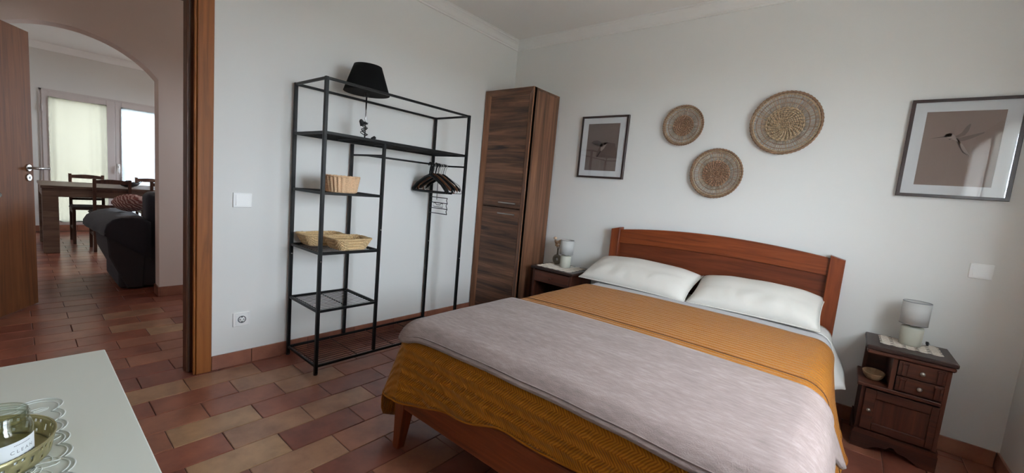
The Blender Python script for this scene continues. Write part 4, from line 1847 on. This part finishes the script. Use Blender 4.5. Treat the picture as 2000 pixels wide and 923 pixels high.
def hanger(label, x, y, rz, mat, kind):
    t = thing('clothes_hanger', label, 'hanger', (x, y, 1.0), 'hangers on the rack rod')
    mt = Matrix.Translation((x, y, 0)) @ Matrix.Rotation(rz, 4, 'Z')
    zn = RZ - 0.085
    b = bmx()
    tube(b, [mt @ p for p in hook_pts(None, zn - 0.004)], 0.0022 if kind != 'tube' else 0.0056, 7)
    part('hook', b, 'satin_metal' if kind in ('wood', 'clear') else 'hanger_plastic', t)
    b = bmx()
    w_ = 0.192 if rz < 0.14 else 0.168
    if kind in ('tube', 'clear'):
        r_ = 0.0085 if kind == 'tube' else 0.0035
        pts_ = [(0, 0, zn), (0.05, 0, zn - 0.018), (0.14, 0, zn - 0.066), (w_ - 0.012, 0, zn - 0.100), (w_, 0, zn - 0.113), (w_ - 0.01, 0, zn - 0.124),
                (0.1, 0, zn - 0.126), (-0.1, 0, zn - 0.126), (-w_ + 0.01, 0, zn - 0.124), (-w_, 0, zn - 0.113), (-w_ + 0.012, 0, zn - 0.100),
                (-0.14, 0, zn - 0.066), (-0.05, 0, zn - 0.018)]
        tube(b, [mt @ Vector(p) for p in pts_], r_, 8, closed=True)
        blob(b, mt @ Vector((0, 0, zn)), 0.010, 8, 6)
    else:
        n_ = 14
        poly_t, poly_b = [], []
        for k in range(n_ + 1):
            u = -1 + 2 * k / n_
            zc = zn - 0.100 * abs(u) ** 1.25
            hh = 0.032 - 0.010 * abs(u)
            poly_t.append((w_ * u, zc + hh / 2))
            poly_b.append((w_ * u, zc - hh / 2))
        bb = bmx()
        prism(bb, poly_t + poly_b[::-1], 'y', -0.006, 0.006, 0.002)
        bmesh.ops.transform(bb, matrix=mt, verts=bb.verts)
        b.free()
        b = bb
        if kind == 'wood':
            tube(b, [mt @ Vector((-w_ + 0.03, 0, zn - 0.088)), mt @ Vector((-w_ + 0.03, 0, zn - 0.122)), mt @ Vector((w_ - 0.03, 0, zn - 0.122)),
                     mt @ Vector((w_ - 0.03, 0, zn - 0.088))], 0.0045, 7)
    part('shoulder', b, mat, t)
    return t


hs = [(-1.1360, 0.00, 'hanger_plastic', 'tube'),
      (-1.1172, 0.02, 'hanger_plastic', 'tube'),
      (-1.0984, 0.04, 'hanger_wood', 'wood'),
      (-1.0796, 0.05, 'hanger_plastic', 'tube'),
      (-1.0608, 0.07, 'hanger_plastic', 'flat'),
      (-1.0420, 0.11, 'hanger_wood', 'wood'),
      (-1.0232, 0.15, 'clear_plastic', 'clear'),
      (-1.0044, 0.19, 'hanger_plastic', 'flat'),
      (-0.9856, 0.23, 'clear_plastic', 'clear')]
names = ['thick black tubular hanger, outermost toward the shelves', 'thick black tubular hanger, second from the shelves',
         'brown wooden hanger pressed between the thick black ones', 'thick black tubular hanger next to the wooden ones',
         'flat black hanger in the middle of the rod bunch', 'wooden hanger with a trouser bar toward the wardrobe',
         'thin clear hanger with a shiny hook in the bunch', 'flat black hanger turned toward the wardrobe',
         'thin clear hanger at the wardrobe end of the rod']
for (y, rz, m_, k_), nm in zip(hs, names):
    hanger(nm, XM, y, rz, m_, k_)

# multi-bar wire trouser hanger
y = -1.0514
t = thing('trouser_hanger', 'black wire multi-bar trouser hanger dangling below the others', 'hanger', (XM, y, 0.95), 'hangers on the rack rod')
mt = Matrix.Translation((XM + 0.02, y, 0)) @ Matrix.Rotation(0.05, 4, 'Z')
b = bmx()
tube(b, [mt @ (p + Vector((-0.02, 0, 0))) for p in hook_pts(None, 1.05)], 0.0022, 7)
part('hook', b, 'hanger_plastic', t)
b = bmx()
for s_ in (-1, 1):
    tube(b, [mt @ Vector(p) for p in ((s_ * 0.095, 0, 1.068), (s_ * 0.088, 0, 1.052), (s_ * 0.098, 0, 1.028), (s_ * 0.086, 0, 1.012), (s_ * 0.100, 0, 0.985),
                                      (s_ * 0.090, 0, 0.968), (s_ * 0.100, 0, 0.944))], 0.003, 6)
part('side_wire', b, 'hanger_plastic', t)
for z_ in (1.068, 1.028, 0.985, 0.946):
    b = bmx()
    tube(b, [mt @ Vector((-0.095, 0, z_)), mt @ Vector((0.095, 0, z_))], 0.003, 6)
    part('trouser_bar', b, 'hanger_plastic', t)
b = bmx()
tube(b, [mt @ Vector(p) for p in ((-0.05, 0, 1.024), (-0.05, 0, 0.996), (0.05, 0, 0.996), (0.05, 0, 1.024), (0.03, 0, 1.024), (0.02, 0, 1.012),
                                  (-0.02, 0, 1.012), (-0.03, 0, 1.024))], 0.002, 6, closed=True)
part('clip', b, 'hanger_plastic', t)

# ---- black table lamp on the upper shelf
lx, ly, lz = 0.215, -1.680, 1.4012
t = thing('table_lamp', 'black tapered-shade table lamp with thin chrome stem on the top shelf of the rack', 'lamp', (lx, ly, lz))
b = bmx()
lathe(b, [(0.062, 0), (0.064, 0.003), (0.062, 0.008), (0.02, 0.012), (0.008, 0.018), (0.0005, 0.018)], (lx, ly, lz), 28)
part('base', b, 'black_metal', t)
b = bmx()
lathe(b, [(0.0045, 0.014), (0.0045, 0.285)], (lx, ly, lz), 12)
part('stem', b, 'chrome', t)
b = bmx()
lathe(b, [(0.012, 0.275), (0.016, 0.28), (0.016, 0.325), (0.004, 0.327)], (lx, ly, lz), 14)
part('socket', b, 'black_rubber', t)
b = bmx()
lathe(b, [(0.138, 0.296), (0.140, 0.296), (0.084, 0.462), (0.082, 0.462), (0.138, 0.296)], (lx, ly, lz), 44)
sh = part('shade', b, 'black_fabric', t)
b = bmx()
for k in range(3):
    a = 2 * PI * k / 3
    tube(b, [(lx + 0.015 * math.cos(a), ly + 0.015 * math.sin(a), lz + 0.31), (lx + 0.133 * math.cos(a), ly + 0.133 * math.sin(a), lz + 0.305)], 0.0014, 5)
part('shade_ring', b, 'satin_metal', sh)
b = bmx()
pts_ = []
for k in range(90):
    a = k * 0.62
    q = k / 89
    rr = 0.016 + 0.008 * math.sin(k * 0.9)
    pts_.append((lx + 0.010 + rr * math.cos(a) * 0.7, ly - 0.012 + rr * math.sin(a), lz + 0.030 + 0.085 * abs(math.sin(q * 5.2))))
tube(b, pts_, 0.0026, 6)
cd = part('cord', b, 'black_rubber', t, label='black cord wound around the stem')
b = bmx()
tube(b, [(lx + 0.03, ly - 0.040, lz + 0.085), (lx + 0.03, ly - 0.045, lz + 0.115), (lx + 0.03, ly - 0.05, lz + 0.125)], [0.010, 0.014, 0.006], 10)
part('plug', b, 'black_rubber', cd)
b = bmx()
tube(b, [(lx + 0.03, ly + 0.035, lz + 0.015), (lx + 0.03, ly + 0.055, lz + 0.03)], [0.012, 0.010], 8)
part('cord_switch', b, 'black_rubber', cd)


# ---- baskets
def basket(name, label, c, a0, b0, a1, b1, h, nstk, rows, mat, amp, expo, braid=False):
    """woven basket: plan half sizes a,b at bottom (0) and top (1)"""
    t = thing(name, label, 'basket', c)
    cx_, cy_, cz_ = c

    def plan(th, f_):
        ct, st = math.cos(th), math.sin(th)
        e = 2 / expo
        return ((a0 + (a1 - a0) * f_) * math.copysign(abs(ct) ** e, ct), (b0 + (b1 - b0) * f_) * math.copysign(abs(st) ** e, st))
    b = bmx()
    n_ = nstk * 6
    rings = []
    R_ = rows * 3
    for r_ in range(R_ + 1):
        f_ = r_ / R_
        row_ = int(f_ * rows)
        ring = []
        for k in range(n_):
            th = 2 * PI * k / n_
            x_, y_ = plan(th, f_)
            ph = th * nstk / 2 * 2
            if braid:
                off = amp * (math.cos(th * nstk) * 0.8 + 0.45 * math.sin(f_ * rows * 2 * PI + (1 if math.sin(th * nstk) > 0 else -1) * 1.2))
            else:
                off = amp * math.cos(th * nstk / 2 + PI * row_) * math.sin(PI * (f_ * rows - row_)) * 1.0
            l_ = math.hypot(x_, y_)
            ring.append(b.verts.new((cx_ + x_ * (1 + off / l_), cy_ + y_ * (1 + off / l_), cz_ + 0.003 + h * f_)))
        rings.append(ring)
    for p_, q_ in zip(rings, rings[1:]):
        for k in range(n_):
            j_ = (k + 1) % n_
            f = b.faces.new((p_[k], p_[j_], q_[j_], q_[k]))
            f.smooth = True
    o = part('woven_wall', b, mat, t)
    solid(o, 0.005, -1)
    b = bmx()
    vs = []
    for k in range(48):
        x_, y_ = plan(2 * PI * k / 48, 0)
        vs.append(b.verts.new((cx_ + x_ * 0.98, cy_ + y_ * 0.98, cz_ + 0.0015)))
    b.faces.new(vs)
    o = part('bottom', b, mat, t)
    solid(o, 0.004, 0)
    b = bmx()
    m_ = 120
    tube(b, [(cx_ + plan(2 * PI * k / m_, 1)[0], cy_ + plan(2 * PI * k / m_, 1)[1], cz_ + h + 0.004 + 0.0012 * math.sin(k * 1.3)) for k in range(m_)],
         [0.0052 * (1 + 0.2 * math.sin(k * 1.9)) for k in range(m_)], 7, closed=True)
    part('rim', b, mat, t)
    return t


basket('basket', 'round braided straw basket on the middle shelf of the rack', (0.315, -1.875, 1.0685), 0.076, 0.080, 0.086, 0.096, 0.090, 22, 8, 'wicker', 0.0062, 2.6, True)
basket('basket', 'shallow rectangular wicker tray basket overlapping another, toward the room', (0.300, -1.812, 0.7245), 0.080, 0.085, 0.102, 0.118, 0.062, 36, 7, 'wicker_pale', 0.0065, 7)
basket('basket', 'shallow rectangular wicker tray basket closest to the wall, behind another', (0.108, -1.885, 0.7245), 0.070, 0.095, 0.086, 0.128, 0.062, 36, 7, 'wicker_pale', 0.0065, 7)

# ================================================================== SWITCHES AND SOCKET
def switch_plate(name, label, cat, wall, c, w_, h_, kind):
    """wall 'A': plate on x=0 facing +x at (y,z); wall 'B': plate on y=0 facing -y at (x,z)"""
    u0, z0 = c

    def P(u, d, z):
        return (d, u0 + u, z0 + z) if wall == 'A' else (u0 + u, -d, z0 + z)
    t = thing(name, label, cat, P(0, 0.0, 0))
    b = bmx()
    box(b, P(-w_ / 2, 0.0003, -h_ / 2), P(w_ / 2, 0.009, h_ / 2), 0.003, 2)
    pl = part('plate', b, 'white_plastic', t)
    b = bmx()
    a, hh = w_ / 2 - 0.013, h_ / 2 - 0.012
    if kind == 'switch':
        pts_ = [P(-a, 0.009, -hh), P(a, 0.009, -hh), P(a, 0.009, hh), P(-a, 0.009, hh), P(-a, 0.0135, -hh), P(a, 0.0135, -hh), P(a, 0.0105, hh), P(-a, 0.0105, hh)]
        v = [b.verts.new(p) for p in pts_]
        for q in ((0, 1, 2, 3), (4, 5, 6, 7), (0, 1, 5, 4), (1, 2, 6, 5), (2, 3, 7, 6), (3, 0, 4, 7)):
            b.faces.new([v[i] for i in q])
        bmesh.ops.recalc_face_normals(b, faces=b.faces)
        part('rocker', b, 'white_plastic', t)
    else:
        box(b, P(-a, 0.009, -hh), P(a, 0.0105, hh), 0.001)
        part('insert', b, 'white_plastic', t)
        axis = 'x'
        b = bmx()
        cc = P(0.002, 0, 0)
        lathe(b, [(0.0215, 0.0105), (0.0215, 0.013), (0.0190, 0.013), (0.0180, 0.0108), (0.0005, 0.0108)], cc, 28, axis)
        rg = part('recess', b, 'socket_grey', t)
        b = bmx()
        lathe(b, [(0.0165, 0.0108), (0.0165, 0.0118), (0.0005, 0.0119)], cc, 24, axis)
        rg2 = part('outlet_face', b, 'white_plastic', t)
        b = bmx()
        for s_ in (-1, 1):
            lathe(b, [(0.003, 0.0118), (0.003, 0.0124), (0.0005, 0.0124)], P(0.002 + s_ * 0.0095, 0, 0), 10, axis)
        box(b, P(-0.002, 0.0118, 0.012), P(0.006, 0.0126, 0.0165))
        box(b, P(-0.002, 0.0118, -0.0165), P(0.006, 0.0126, -0.012))
        part('pin_hole', b, 'black_rubber', rg2)
    return t


switch_plate('light_switch', 'white rocker light switch beside the wooden door frame', 'switch', 'A', (-2.294, 0.978), 0.094, 0.083, 'switch')
switch_plate('power_socket', 'white wall power socket low beside the door frame', 'socket', 'A', (-2.290, 0.277), 0.086, 0.083, 'socket')
switch_plate('light_switch', 'white rocker light switch above the bowl nightstand', 'switch', 'B', (3.224, 0.978), 0.083, 0.077, 'switch')

# ================================================================== DRESSER, TRAY AND JAR
TZ = 0.66
def on_table(px_, py_):
    return (px_, py_)


dx0, dx1, dy0, dy1 = 1.219, 2.25, -3.545, -2.984
ds = thing('dresser', 'white lacquered dresser with plain glossy top', 'dresser', ((dx0 + dx1) / 2, (dy0 + dy1) / 2, 0))
b = bmx()
box(b, (dx0, dy0, TZ - 0.022), (dx1, dy1, TZ), 0.002)
part('top', b, 'white_lacquer', ds)
b = bmx()
box(b, (dx0 + 0.012, dy0 + 0.01, 0.0), (dx0 + 0.03, dy1 - 0.012, TZ - 0.022))
box(b, (dx1 - 0.03, dy0 + 0.01, 0.0), (dx1 - 0.012, dy1 - 0.012, TZ - 0.022))
box(b, (dx0 + 0.03, dy0 + 0.01, 0.05), (dx1 - 0.03, dy0 + 0.018, TZ - 0.022))
box(b, (dx0 + 0.03, dy0 + 0.018, 0.05), (dx1 - 0.03, dy1 - 0.035, 0.068))
part('carcass', b, 'white_lacquer', ds)
for i in range(3):
    z0 = 0.072 + i * 0.188
    b = bmx()
    box(b, (dx0 + 0.032, dy1 - 0.032, z0), (dx1 - 0.032, dy1 - 0.014, z0 + 0.183), 0.002)
    dr = part('drawer', b, 'white_lacquer', ds)
    for xx in (dx0 + 0.25, dx1 - 0.25):
        b = bmx()
        lathe(b, [(0.004, 0), (0.004, 0.012), (0.013, 0.018), (0.013, 0.024), (0.0005, 0.026)], (xx, dy1 - 0.014, z0 + 0.092), 14, 'y')
        part('knob', b, 'satin_metal', dr)

# perforated brass tray with a candle jar, on a clear lace mat
tcx, tcy, tR = 1.674, -3.187, 0.090
mcx, mcy = 1.700, -3.203


def lace_outline(f_, z_):
    """rectangle with rounded scallops along every side"""
    hx, hy = 0.228 * f_, 0.118 * f_ - 0.006 * (1 - f_)
    out = []
    for (ax, ay), (bx_, by_), nsc in (((-hx, -hy), (hx, -hy), 9), ((hx, -hy), (hx, hy), 5), ((hx, hy), (-hx, hy), 9), ((-hx, hy), (-hx, -hy), 5)):
        d_ = Vector((bx_ - ax, by_ - ay, 0))
        nr = Vector((d_.y, -d_.x, 0)).normalized()
        for q in range(nsc):
            for w in range(8):
                t_ = w / 8
                bul = 0.011 * math.sin(PI * t_) ** 0.7 if t_ > 0 else 0
                p = Vector((mcx + ax, mcy + ay, z_)) + d_ * ((q + t_) / nsc) + nr * bul
                out.append(p)
    return out


b = bmx()
for f_ in (1.0, 0.95, 0.66):
    tube(b, lace_outline(f_, TZ + 0.0016), 0.0013, 4, closed=True)
lm = single('lace_mat', b, 'lace_clear', (mcx, mcy, TZ + 0.0003), 'translucent white lace mat under the brass tray', 'mat')
sheer('lace_film', (240, 242, 238), 0.38)
b = bmx()
b.faces.new([b.verts.new((p.x, p.y, TZ + 0.0009)) for p in lace_outline(1.0, TZ)])
part('lace_ground', b, 'lace_film', lm)
b = bmx()
rnd = random.Random(5)
for k in range(110):
    th = rnd.uniform(0, 2 * PI)
    rr = rnd.uniform(0.45, 0.9)
    px_, py_ = mcx + rnd.uniform(-0.205, 0.205), mcy + rnd.uniform(-0.103, 0.103)
    s0 = rnd.uniform(0.010, 0.020)
    a0 = rnd.uniform(0, PI)
    pts_ = []
    for q in range(10):
        a = 2 * PI * q / 10
        u_, v_ = s0 * math.cos(a), s0 * 0.45 * math.sin(a)
        pts_.append((px_ + u_ * math.cos(a0) - v_ * math.sin(a0), py_ + u_ * math.sin(a0) + v_ * math.cos(a0), TZ + 0.0016))
    tube(b, pts_, 0.0009, 4, closed=True)
part('lace_pattern', b, 'lace_clear', lm, kind='stuff')

tray = thing('tray', 'round brass tray with a pierced rim on the white dresser', 'tray', (tcx, tcy, TZ + 0.003))
tz = TZ + 0.0032
b = bmx()
lathe(b, [(0.0005, 0.0), (tR - 0.004, 0.0), (tR - 0.001, 0.002), (tR - 0.001, 0.004), (tR - 0.004, 0.003), (0.0005, 0.003)], (tcx, tcy, tz), 48)
part('bottom', b, 'brass', tray)
# pierced rim: a ring wall with real holes
b = bmx()
nseg, nz_, hgt = 128, 6, 0.032
gv = []
for j_ in range(nz_ + 1):
    f_ = j_ / nz_
    rr = tR + 0.006 * f_
    gv.append([b.verts.new((tcx + rr * math.cos(2 * PI * k / nseg), tcy + rr * math.sin(2 * PI * k / nseg), tz + 0.002 + hgt * f_)) for k in range(nseg)])
for j_ in range(nz_):
    for k in range(nseg):
        l_ = (k + 1) % nseg
        big = k % 8 == 0 and j_ in (2, 3)
        dot = (k % 8 in (3, 5) and j_ == 4) or (k % 8 == 4 and j_ in (1,))
        if big or dot:
            continue
        f = b.faces.new((gv[j_][k], gv[j_][l_], gv[j_ + 1][l_], gv[j_ + 1][k]))
        f.smooth = True
o = part('pierced_rim', b, 'brass', tray)
solid(o, 0.0012, 0)
b = bmx()
tube(b, [(tcx + (tR + 0.006) * math.cos(2 * PI * k / 72), tcy + (tR + 0.006) * math.sin(2 * PI * k / 72), tz + 0.002 + hgt) for k in range(72)], 0.0016, 6, closed=True)
part('rolled_edge', b, 'brass', tray)

jx, jy, jz = 1.715, -3.157, tz + 0.0036
jar = thing('glass_jar', 'clear glass jar with a white paper label standing in the brass tray', 'jar', (jx, jy, jz))
b = bmx()
lathe(b, [(0.0005, 0.001), (0.036, 0.001), (0.041, 0.005), (0.041, 0.064), (0.039, 0.071), (0.0360, 0.075), (0.0360, 0.092), (0.0350, 0.0935),
          (0.0332, 0.092), (0.0332, 0.076), (0.0375, 0.069), (0.0385, 0.063), (0.0385, 0.008), (0.035, 0.005), (0.0005, 0.005)], (jx, jy, jz), 48)
part('glass_body', b, 'jar_glass', jar)
b = bmx()
for zz, rr in ((0.0800, 0.0367), (0.0865, 0.0367), (0.0925, 0.0352)):
    tube(b, [(jx + rr * math.cos(2 * PI * k / 40), jy + rr * math.sin(2 * PI * k / 40), jz + zz + 0.001 * k / 40) for k in range(40)], 0.0011, 6, closed=True)
part('screw_thread', b, 'jar_glass', jar)
b = bmx()
a0, a1 = -0.08, 1.36
for r_ in (0.0414,):
    va, vb = [], []
    for k in range(17):
        a = a0 + (a1 - a0) * k / 16
        va.append(b.verts.new((jx + r_ * math.cos(a), jy + r_ * math.sin(a), jz + 0.012)))
        vb.append(b.verts.new((jx + r_ * math.cos(a), jy + r_ * math.sin(a), jz + 0.055)))
    for k in range(16):
        f = b.faces.new((va[k], va[k + 1], vb[k + 1], vb[k]))
        f.smooth = True
lab = part('paper_label', b, 'paper_white', jar)
# lettering bent round the label
def label_text(txt, size, zc, ac, gap):
    cu = bpy.data.curves.new('label_lettering', 'FONT')
    cu.body = txt
    cu.size = size
    cu.space_character = gap
    cu.align_x = 'CENTER'
    tmp = bpy.data.objects.new('label_lettering', cu)
    COL.objects.link(tmp)
    dg = bpy.context.evaluated_depsgraph_get()
    me = bpy.data.meshes.new_from_object(tmp.evaluated_get(dg))
    bpy.data.objects.remove(tmp)
    for v in me.vertices:
        a = ac + v.co.x / 0.0416
        z_ = zc + v.co.y
        v.co = (jx + 0.0416 * math.cos(a), jy + 0.0416 * math.sin(a), jz + z_)
        v.co -= ORG[jar.name]
    me.materials.clear()
    me.materials.append(MATS['ink_grey'])
    o = bpy.data.objects.new('label_lettering', me)
    COL.objects.link(o)
    o.parent = lab
    return o


label_text('CLEAN', 0.0075, 0.0370, 0.76, 1.5)
label_text('COTTON', 0.0075, 0.0255, 0.76, 1.3)
b = bmx()
for k in range(12):
    a = 0.50 + 0.54 * k / 12
    r_ = 0.0416
    p0, p1 = a, a + 0.030
    v = [b.verts.new((jx + r_ * math.cos(q), jy + r_ * math.sin(q), jz + zz)) for q, zz in ((p0, 0.0485), (p1, 0.0485), (p1, 0.0497), (p0, 0.0497))]
    b.faces.new(v)
part('label_line', b, 'ink_grey', lab)

# ================================================================== LIVING ROOM
# dining table
tb = thing('dining_table', 'brown wooden dining table with thick square legs in the far room', 'table', (-4.70, -2.0, 0))
b = bmx()
box(b, (-5.205, -2.930, 0.735), (-4.195, -1.15, 0.765), 0.003)
part('tabletop', b, 'dining_wood', tb)
b = bmx()
for p, q in (((-5.185, -2.918, 0.64), (-4.215, -2.888, 0.735)), ((-5.185, -1.20, 0.64), (-4.215, -1.17, 0.735)),
             ((-4.245, -2.888, 0.64), (-4.212, -1.20, 0.735)), ((-5.185, -2.888, 0.64), (-5.155, -1.20, 0.735))):
    box(b, p, q)
part('apron', b, 'dining_wood', tb)
for x, y in ((-4.205, -2.922), (-4.205, -1.282), (-5.105, -2.922), (-5.105, -1.282)):
    b = bmx()
    box(b, (x - 0.09, y, 0), (x, y + 0.125, 0.735), 0.004)
    part('leg', b, 'dining_wood', tb)


def dining_chair(label, xb, y0, s):
    """rear posts at x=xb, seat toward s*x; left post at y0"""
    w_, dp = 0.335, 0.43
    y1 = y0 + w_
    t = thing('dining_chair', label, 'chair', (xb + s * dp / 2, (y0 + y1) / 2, 0), 'dining chairs around the far table')
    ps = 0.030
    for y in (y0, y1 - ps):
        b = bmx()
        box(b, (xb, y, 0), (xb + s * ps, y + ps, 0.46), 0.003)
        prism(b, [(xb, 0.46), (xb + s * ps, 0.46), (xb + s * (ps * 0.8 - 0.03), 0.872), (xb - s * 0.03, 0.872)], 'y', y, y + ps)
        part('rear_post', b, 'chair_wood', t)
        b = bmx()
        box(b, (xb + s * (dp - ps), y, 0), (xb + s * dp, y + ps, 0.435), 0.003)
        part('leg', b, 'chair_wood', t)
    for z0, z1, bow in ((0.815, 0.868, 0.012), (0.715, 0.745, 0.006), (0.53, 0.56, 0.0)):
        b = bmx()
        f0 = (z0 - 0.46) / 0.412 * -0.03 * s
        n_ = 8
        up = [(y0 + ps + (w_ - 2 * ps) * k / n_, z1 + bow * math.sin(PI * k / n_) - bow) for k in range(n_ + 1)]
        dn_ = [(y0 + ps + (w_ - 2 * ps) * k / n_, z0) for k in range(n_, -1, -1)]
        prism(b, up + dn_, 'x', xb + s * 0.004 + f0, xb + s * 0.022 + f0)
        part('back_rail', b, 'chair_wood', t)
    b = bmx()
    box(b, (xb + s * 0.032, y0 - 0.008, 0.437), (xb + s * (dp + 0.012), y1 + 0.008, 0.452), 0.005)
    part('seat', b, 'chair_wood', t)
    b = bmx()
    box(b, (xb + s * 0.045, y0, 0.452), (xb + s * (dp + 0.015), y1, 0.474), 0.009, 2)
    part('seat_pad', b, 'seat_pad', t)
    for y in (y0 + 0.005, y1 - 0.025):
        b = bmx()
        box(b, (xb + s * ps, y, 0.18), (xb + s * (dp - ps), y + 0.018, 0.20))
        part('stretcher', b, 'chair_wood', t)
        b = bmx()
        box(b, (xb + s * ps, y, 0.39), (xb + s * (dp - ps), y + 0.018, 0.437))
        part('seat_rail', b, 'chair_wood', t)
    return t


dining_chair('brown wooden dining chair nearest the sofa arm, back turned to the arch', -4.165, -2.530, -1)
dining_chair('brown wooden dining chair between the table and the cream curtain', -5.245, -2.655, 1)
dining_chair('brown wooden dining chair between the table and the bright sheer curtain', -5.245, -2.005, 1)
dining_chair('brown wooden dining chair half hidden behind the sofa back', -4.165, -2.020, -1)

# dark iron bowl with leaves on the dining table
b = bmx()
fx, fy, fz = -4.62, -2.155, 0.7655
fb = thing('fruit_bowl', 'dark iron leaf bowl on the dining table', 'bowl', (fx, fy, fz))
b = bmx()
lathe(b, [(0.04, 0.0), (0.045, 0.004), (0.07, 0.012), (0.105, 0.045), (0.11, 0.06), (0.105, 0.06), (0.066, 0.018), (0.0005, 0.012)], (fx, fy, fz), 24)
part('dish', b, 'iron_dark', fb)
rnd = random.Random(9)
for k in range(12):
    a = 2 * PI * k / 12
    b = bmx()
    c = Vector((fx + 0.10 * math.cos(a), fy + 0.10 * math.sin(a), fz + 0.055))
    d = Vector((math.cos(a), math.sin(a), rnd.uniform(0.2, 0.9))).normalized()
    sd = Vector((-math.sin(a), math.cos(a), 0))
    L_ = rnd.uniform(0.035, 0.06)
    v = [b.verts.new(c), b.verts.new(c + d * L_ * 0.5 + sd * 0.018), b.verts.new(c + d * L_), b.verts.new(c + d * L_ * 0.5 - sd * 0.018)]
    b.faces.new(v)
    o = part('leaf', b, 'iron_dark', fb)
    solid(o, 0.002, 0)

# sofa, seen from behind its end: arm, back, draped cover
so = thing('sofa', 'dark charcoal sofa with a loose cover beyond the arch', 'sofa', (-2.5, -1.6, 0))
b = bmx()
box(b, (-2.88, -2.560, 0.012), (-2.13, -0.75, 0.40), 0.03, 3)
part('base', b, 'sofa_base', so)
for x, y in ((-2.80, -2.45), (-2.20, -2.45), (-2.80, -0.85), (-2.20, -0.85)):
    b = bmx()
    lathe(b, [(0.022, 0), (0.028, 0.02)], (x, y, 0), 12)
    part('foot', b, 'black_rubber', so)
b = bmx()
box(b, (-2.90, -2.60, 0.30), (-2.13, -2.36, 0.585), 0.06, 4)
smooth(part('arm', b, 'sofa_dark', so))
b = bmx()
box(b, (-2.90, -0.96, 0.30), (-2.13, -0.72, 0.585), 0.06, 4)
smooth(part('arm', b, 'sofa_dark', so))
b = bmx()
box(b, (-2.36, -2.375, 0.36), (-2.12, -0.94, 0.865), 0.06, 4)
smooth(part('backrest', b, 'sofa_dark', so))
for i in range(2):
    y0 = -2.355 + i * 0.70
    b = bmx()
    box(b, (-2.88, y0, 0.395), (-2.36, y0 + 0.69, 0.52), 0.04, 3)
    smooth(part('seat_cushion', b, 'sofa_dark', so))
b = bmx()
prism(b, [(-2.505, 0.012), (-2.40, 0.012), (-2.37, 0.50), (-2.632, 0.50), (-2.618, 0.30)], 'x', -2.925, -2.118, 0.01)
part('arm_skirt', b, 'sofa_base', so)
# loose cover over the arm, flaring out and ending in a slanting hem
b = bmx()
n_ = 26
rows = []
prof = [(-2.345, 0.60), (-2.40, 0.632), (-2.47, 0.640), (-2.54, 0.632), (-2.595, 0.612), (-2.630, 0.575), (-2.645, 0.53), (-2.648, 0.485)]
for i in range(n_ + 1):
    f_ = i / n_
    x_ = -2.95 + (2.95 - 2.108) * f_
    row_ = []
    for k, (yy, zz) in enumerate(prof):
        w_ = 0.008 * noise.noise(Vector((x_ * 5, yy * 8, 2.0)))
        fl = -0.06 * (1 - f_) * sm((k - 2) / 4)
        row_.append(b.verts.new((x_, yy + fl + w_, zz + w_)))
    rows.append(row_)
last = [v.co.copy() for v in rows[-1]]
for q in range(1, 11):
    row_ = []
    for k, p in enumerate(last):
        hem_ = lerp(0.485, 0.255, max(0, min(1, (p.y + 2.645) / 0.30)))
        z_ = p.z + (min(p.z, hem_) - p.z) * q / 10
        row_.append(b.verts.new((-2.102 + 0.006 * math.sin(k * 1.3 + q * 0.4), p.y, z_)))
    rows.append(row_)
for ra, rb in zip(rows, rows[1:]):
    for k in range(len(prof) - 1):
        f = b.faces.new((ra[k], ra[k + 1], rb[k + 1], rb[k]))
        f.smooth = True
o = part('loose_cover', b, 'sofa_dark', so, label='dark loose cover draped over the arm')
solid(o, 0.006, 0)

# knitted round cushion
b = bmx()
cx_, cy_, cz_ = -2.60, -2.415, 0.728
n_, m_ = 48, 18
vs = []
for j_ in range(1, m_):
    ph = PI * j_ / m_
    ring = []
    for k in range(n_):
        th = 2 * PI * k / n_
        rb = 1 + 0.045 * math.cos(th * 12) * math.sin(ph)
        ring.append(b.verts.new((cx_ + 0.085 * math.sin(ph) * math.cos(th) * rb, cy_ + 0.128 * math.cos(ph), cz_ + 0.080 * math.sin(ph) * math.sin(th) * rb)))
    vs.append(ring)
p0, p1 = b.verts.new((cx_, cy_ + 0.128, cz_)), b.verts.new((cx_, cy_ - 0.128, cz_))
for k in range(n_):
    l_ = (k + 1) % n_
    b.faces.new((p0, vs[0][k], vs[0][l_]))
    b.faces.new((p1, vs[-1][l_], vs[-1][k]))
    for a_, c_ in zip(vs, vs[1:]):
        b.faces.new((a_[k], c_[k], c_[l_], a_[l_]))
for f in b.faces:
    f.smooth = True
bmesh.ops.recalc_face_normals(b, faces=b.faces)
cu = single('cushion', b, 'knit_stripe', (cx_, cy_, cz_ - 0.08), 'round red and white striped knitted cushion on the sofa arm', 'cushion')
b = bmx()
lathe(b, [(0.016, -0.132), (0.016, -0.124), (0.0005, -0.123)], (cx_, cy_, cz_), 14, 'y')
part('button', b, 'knit_stripe', cu)
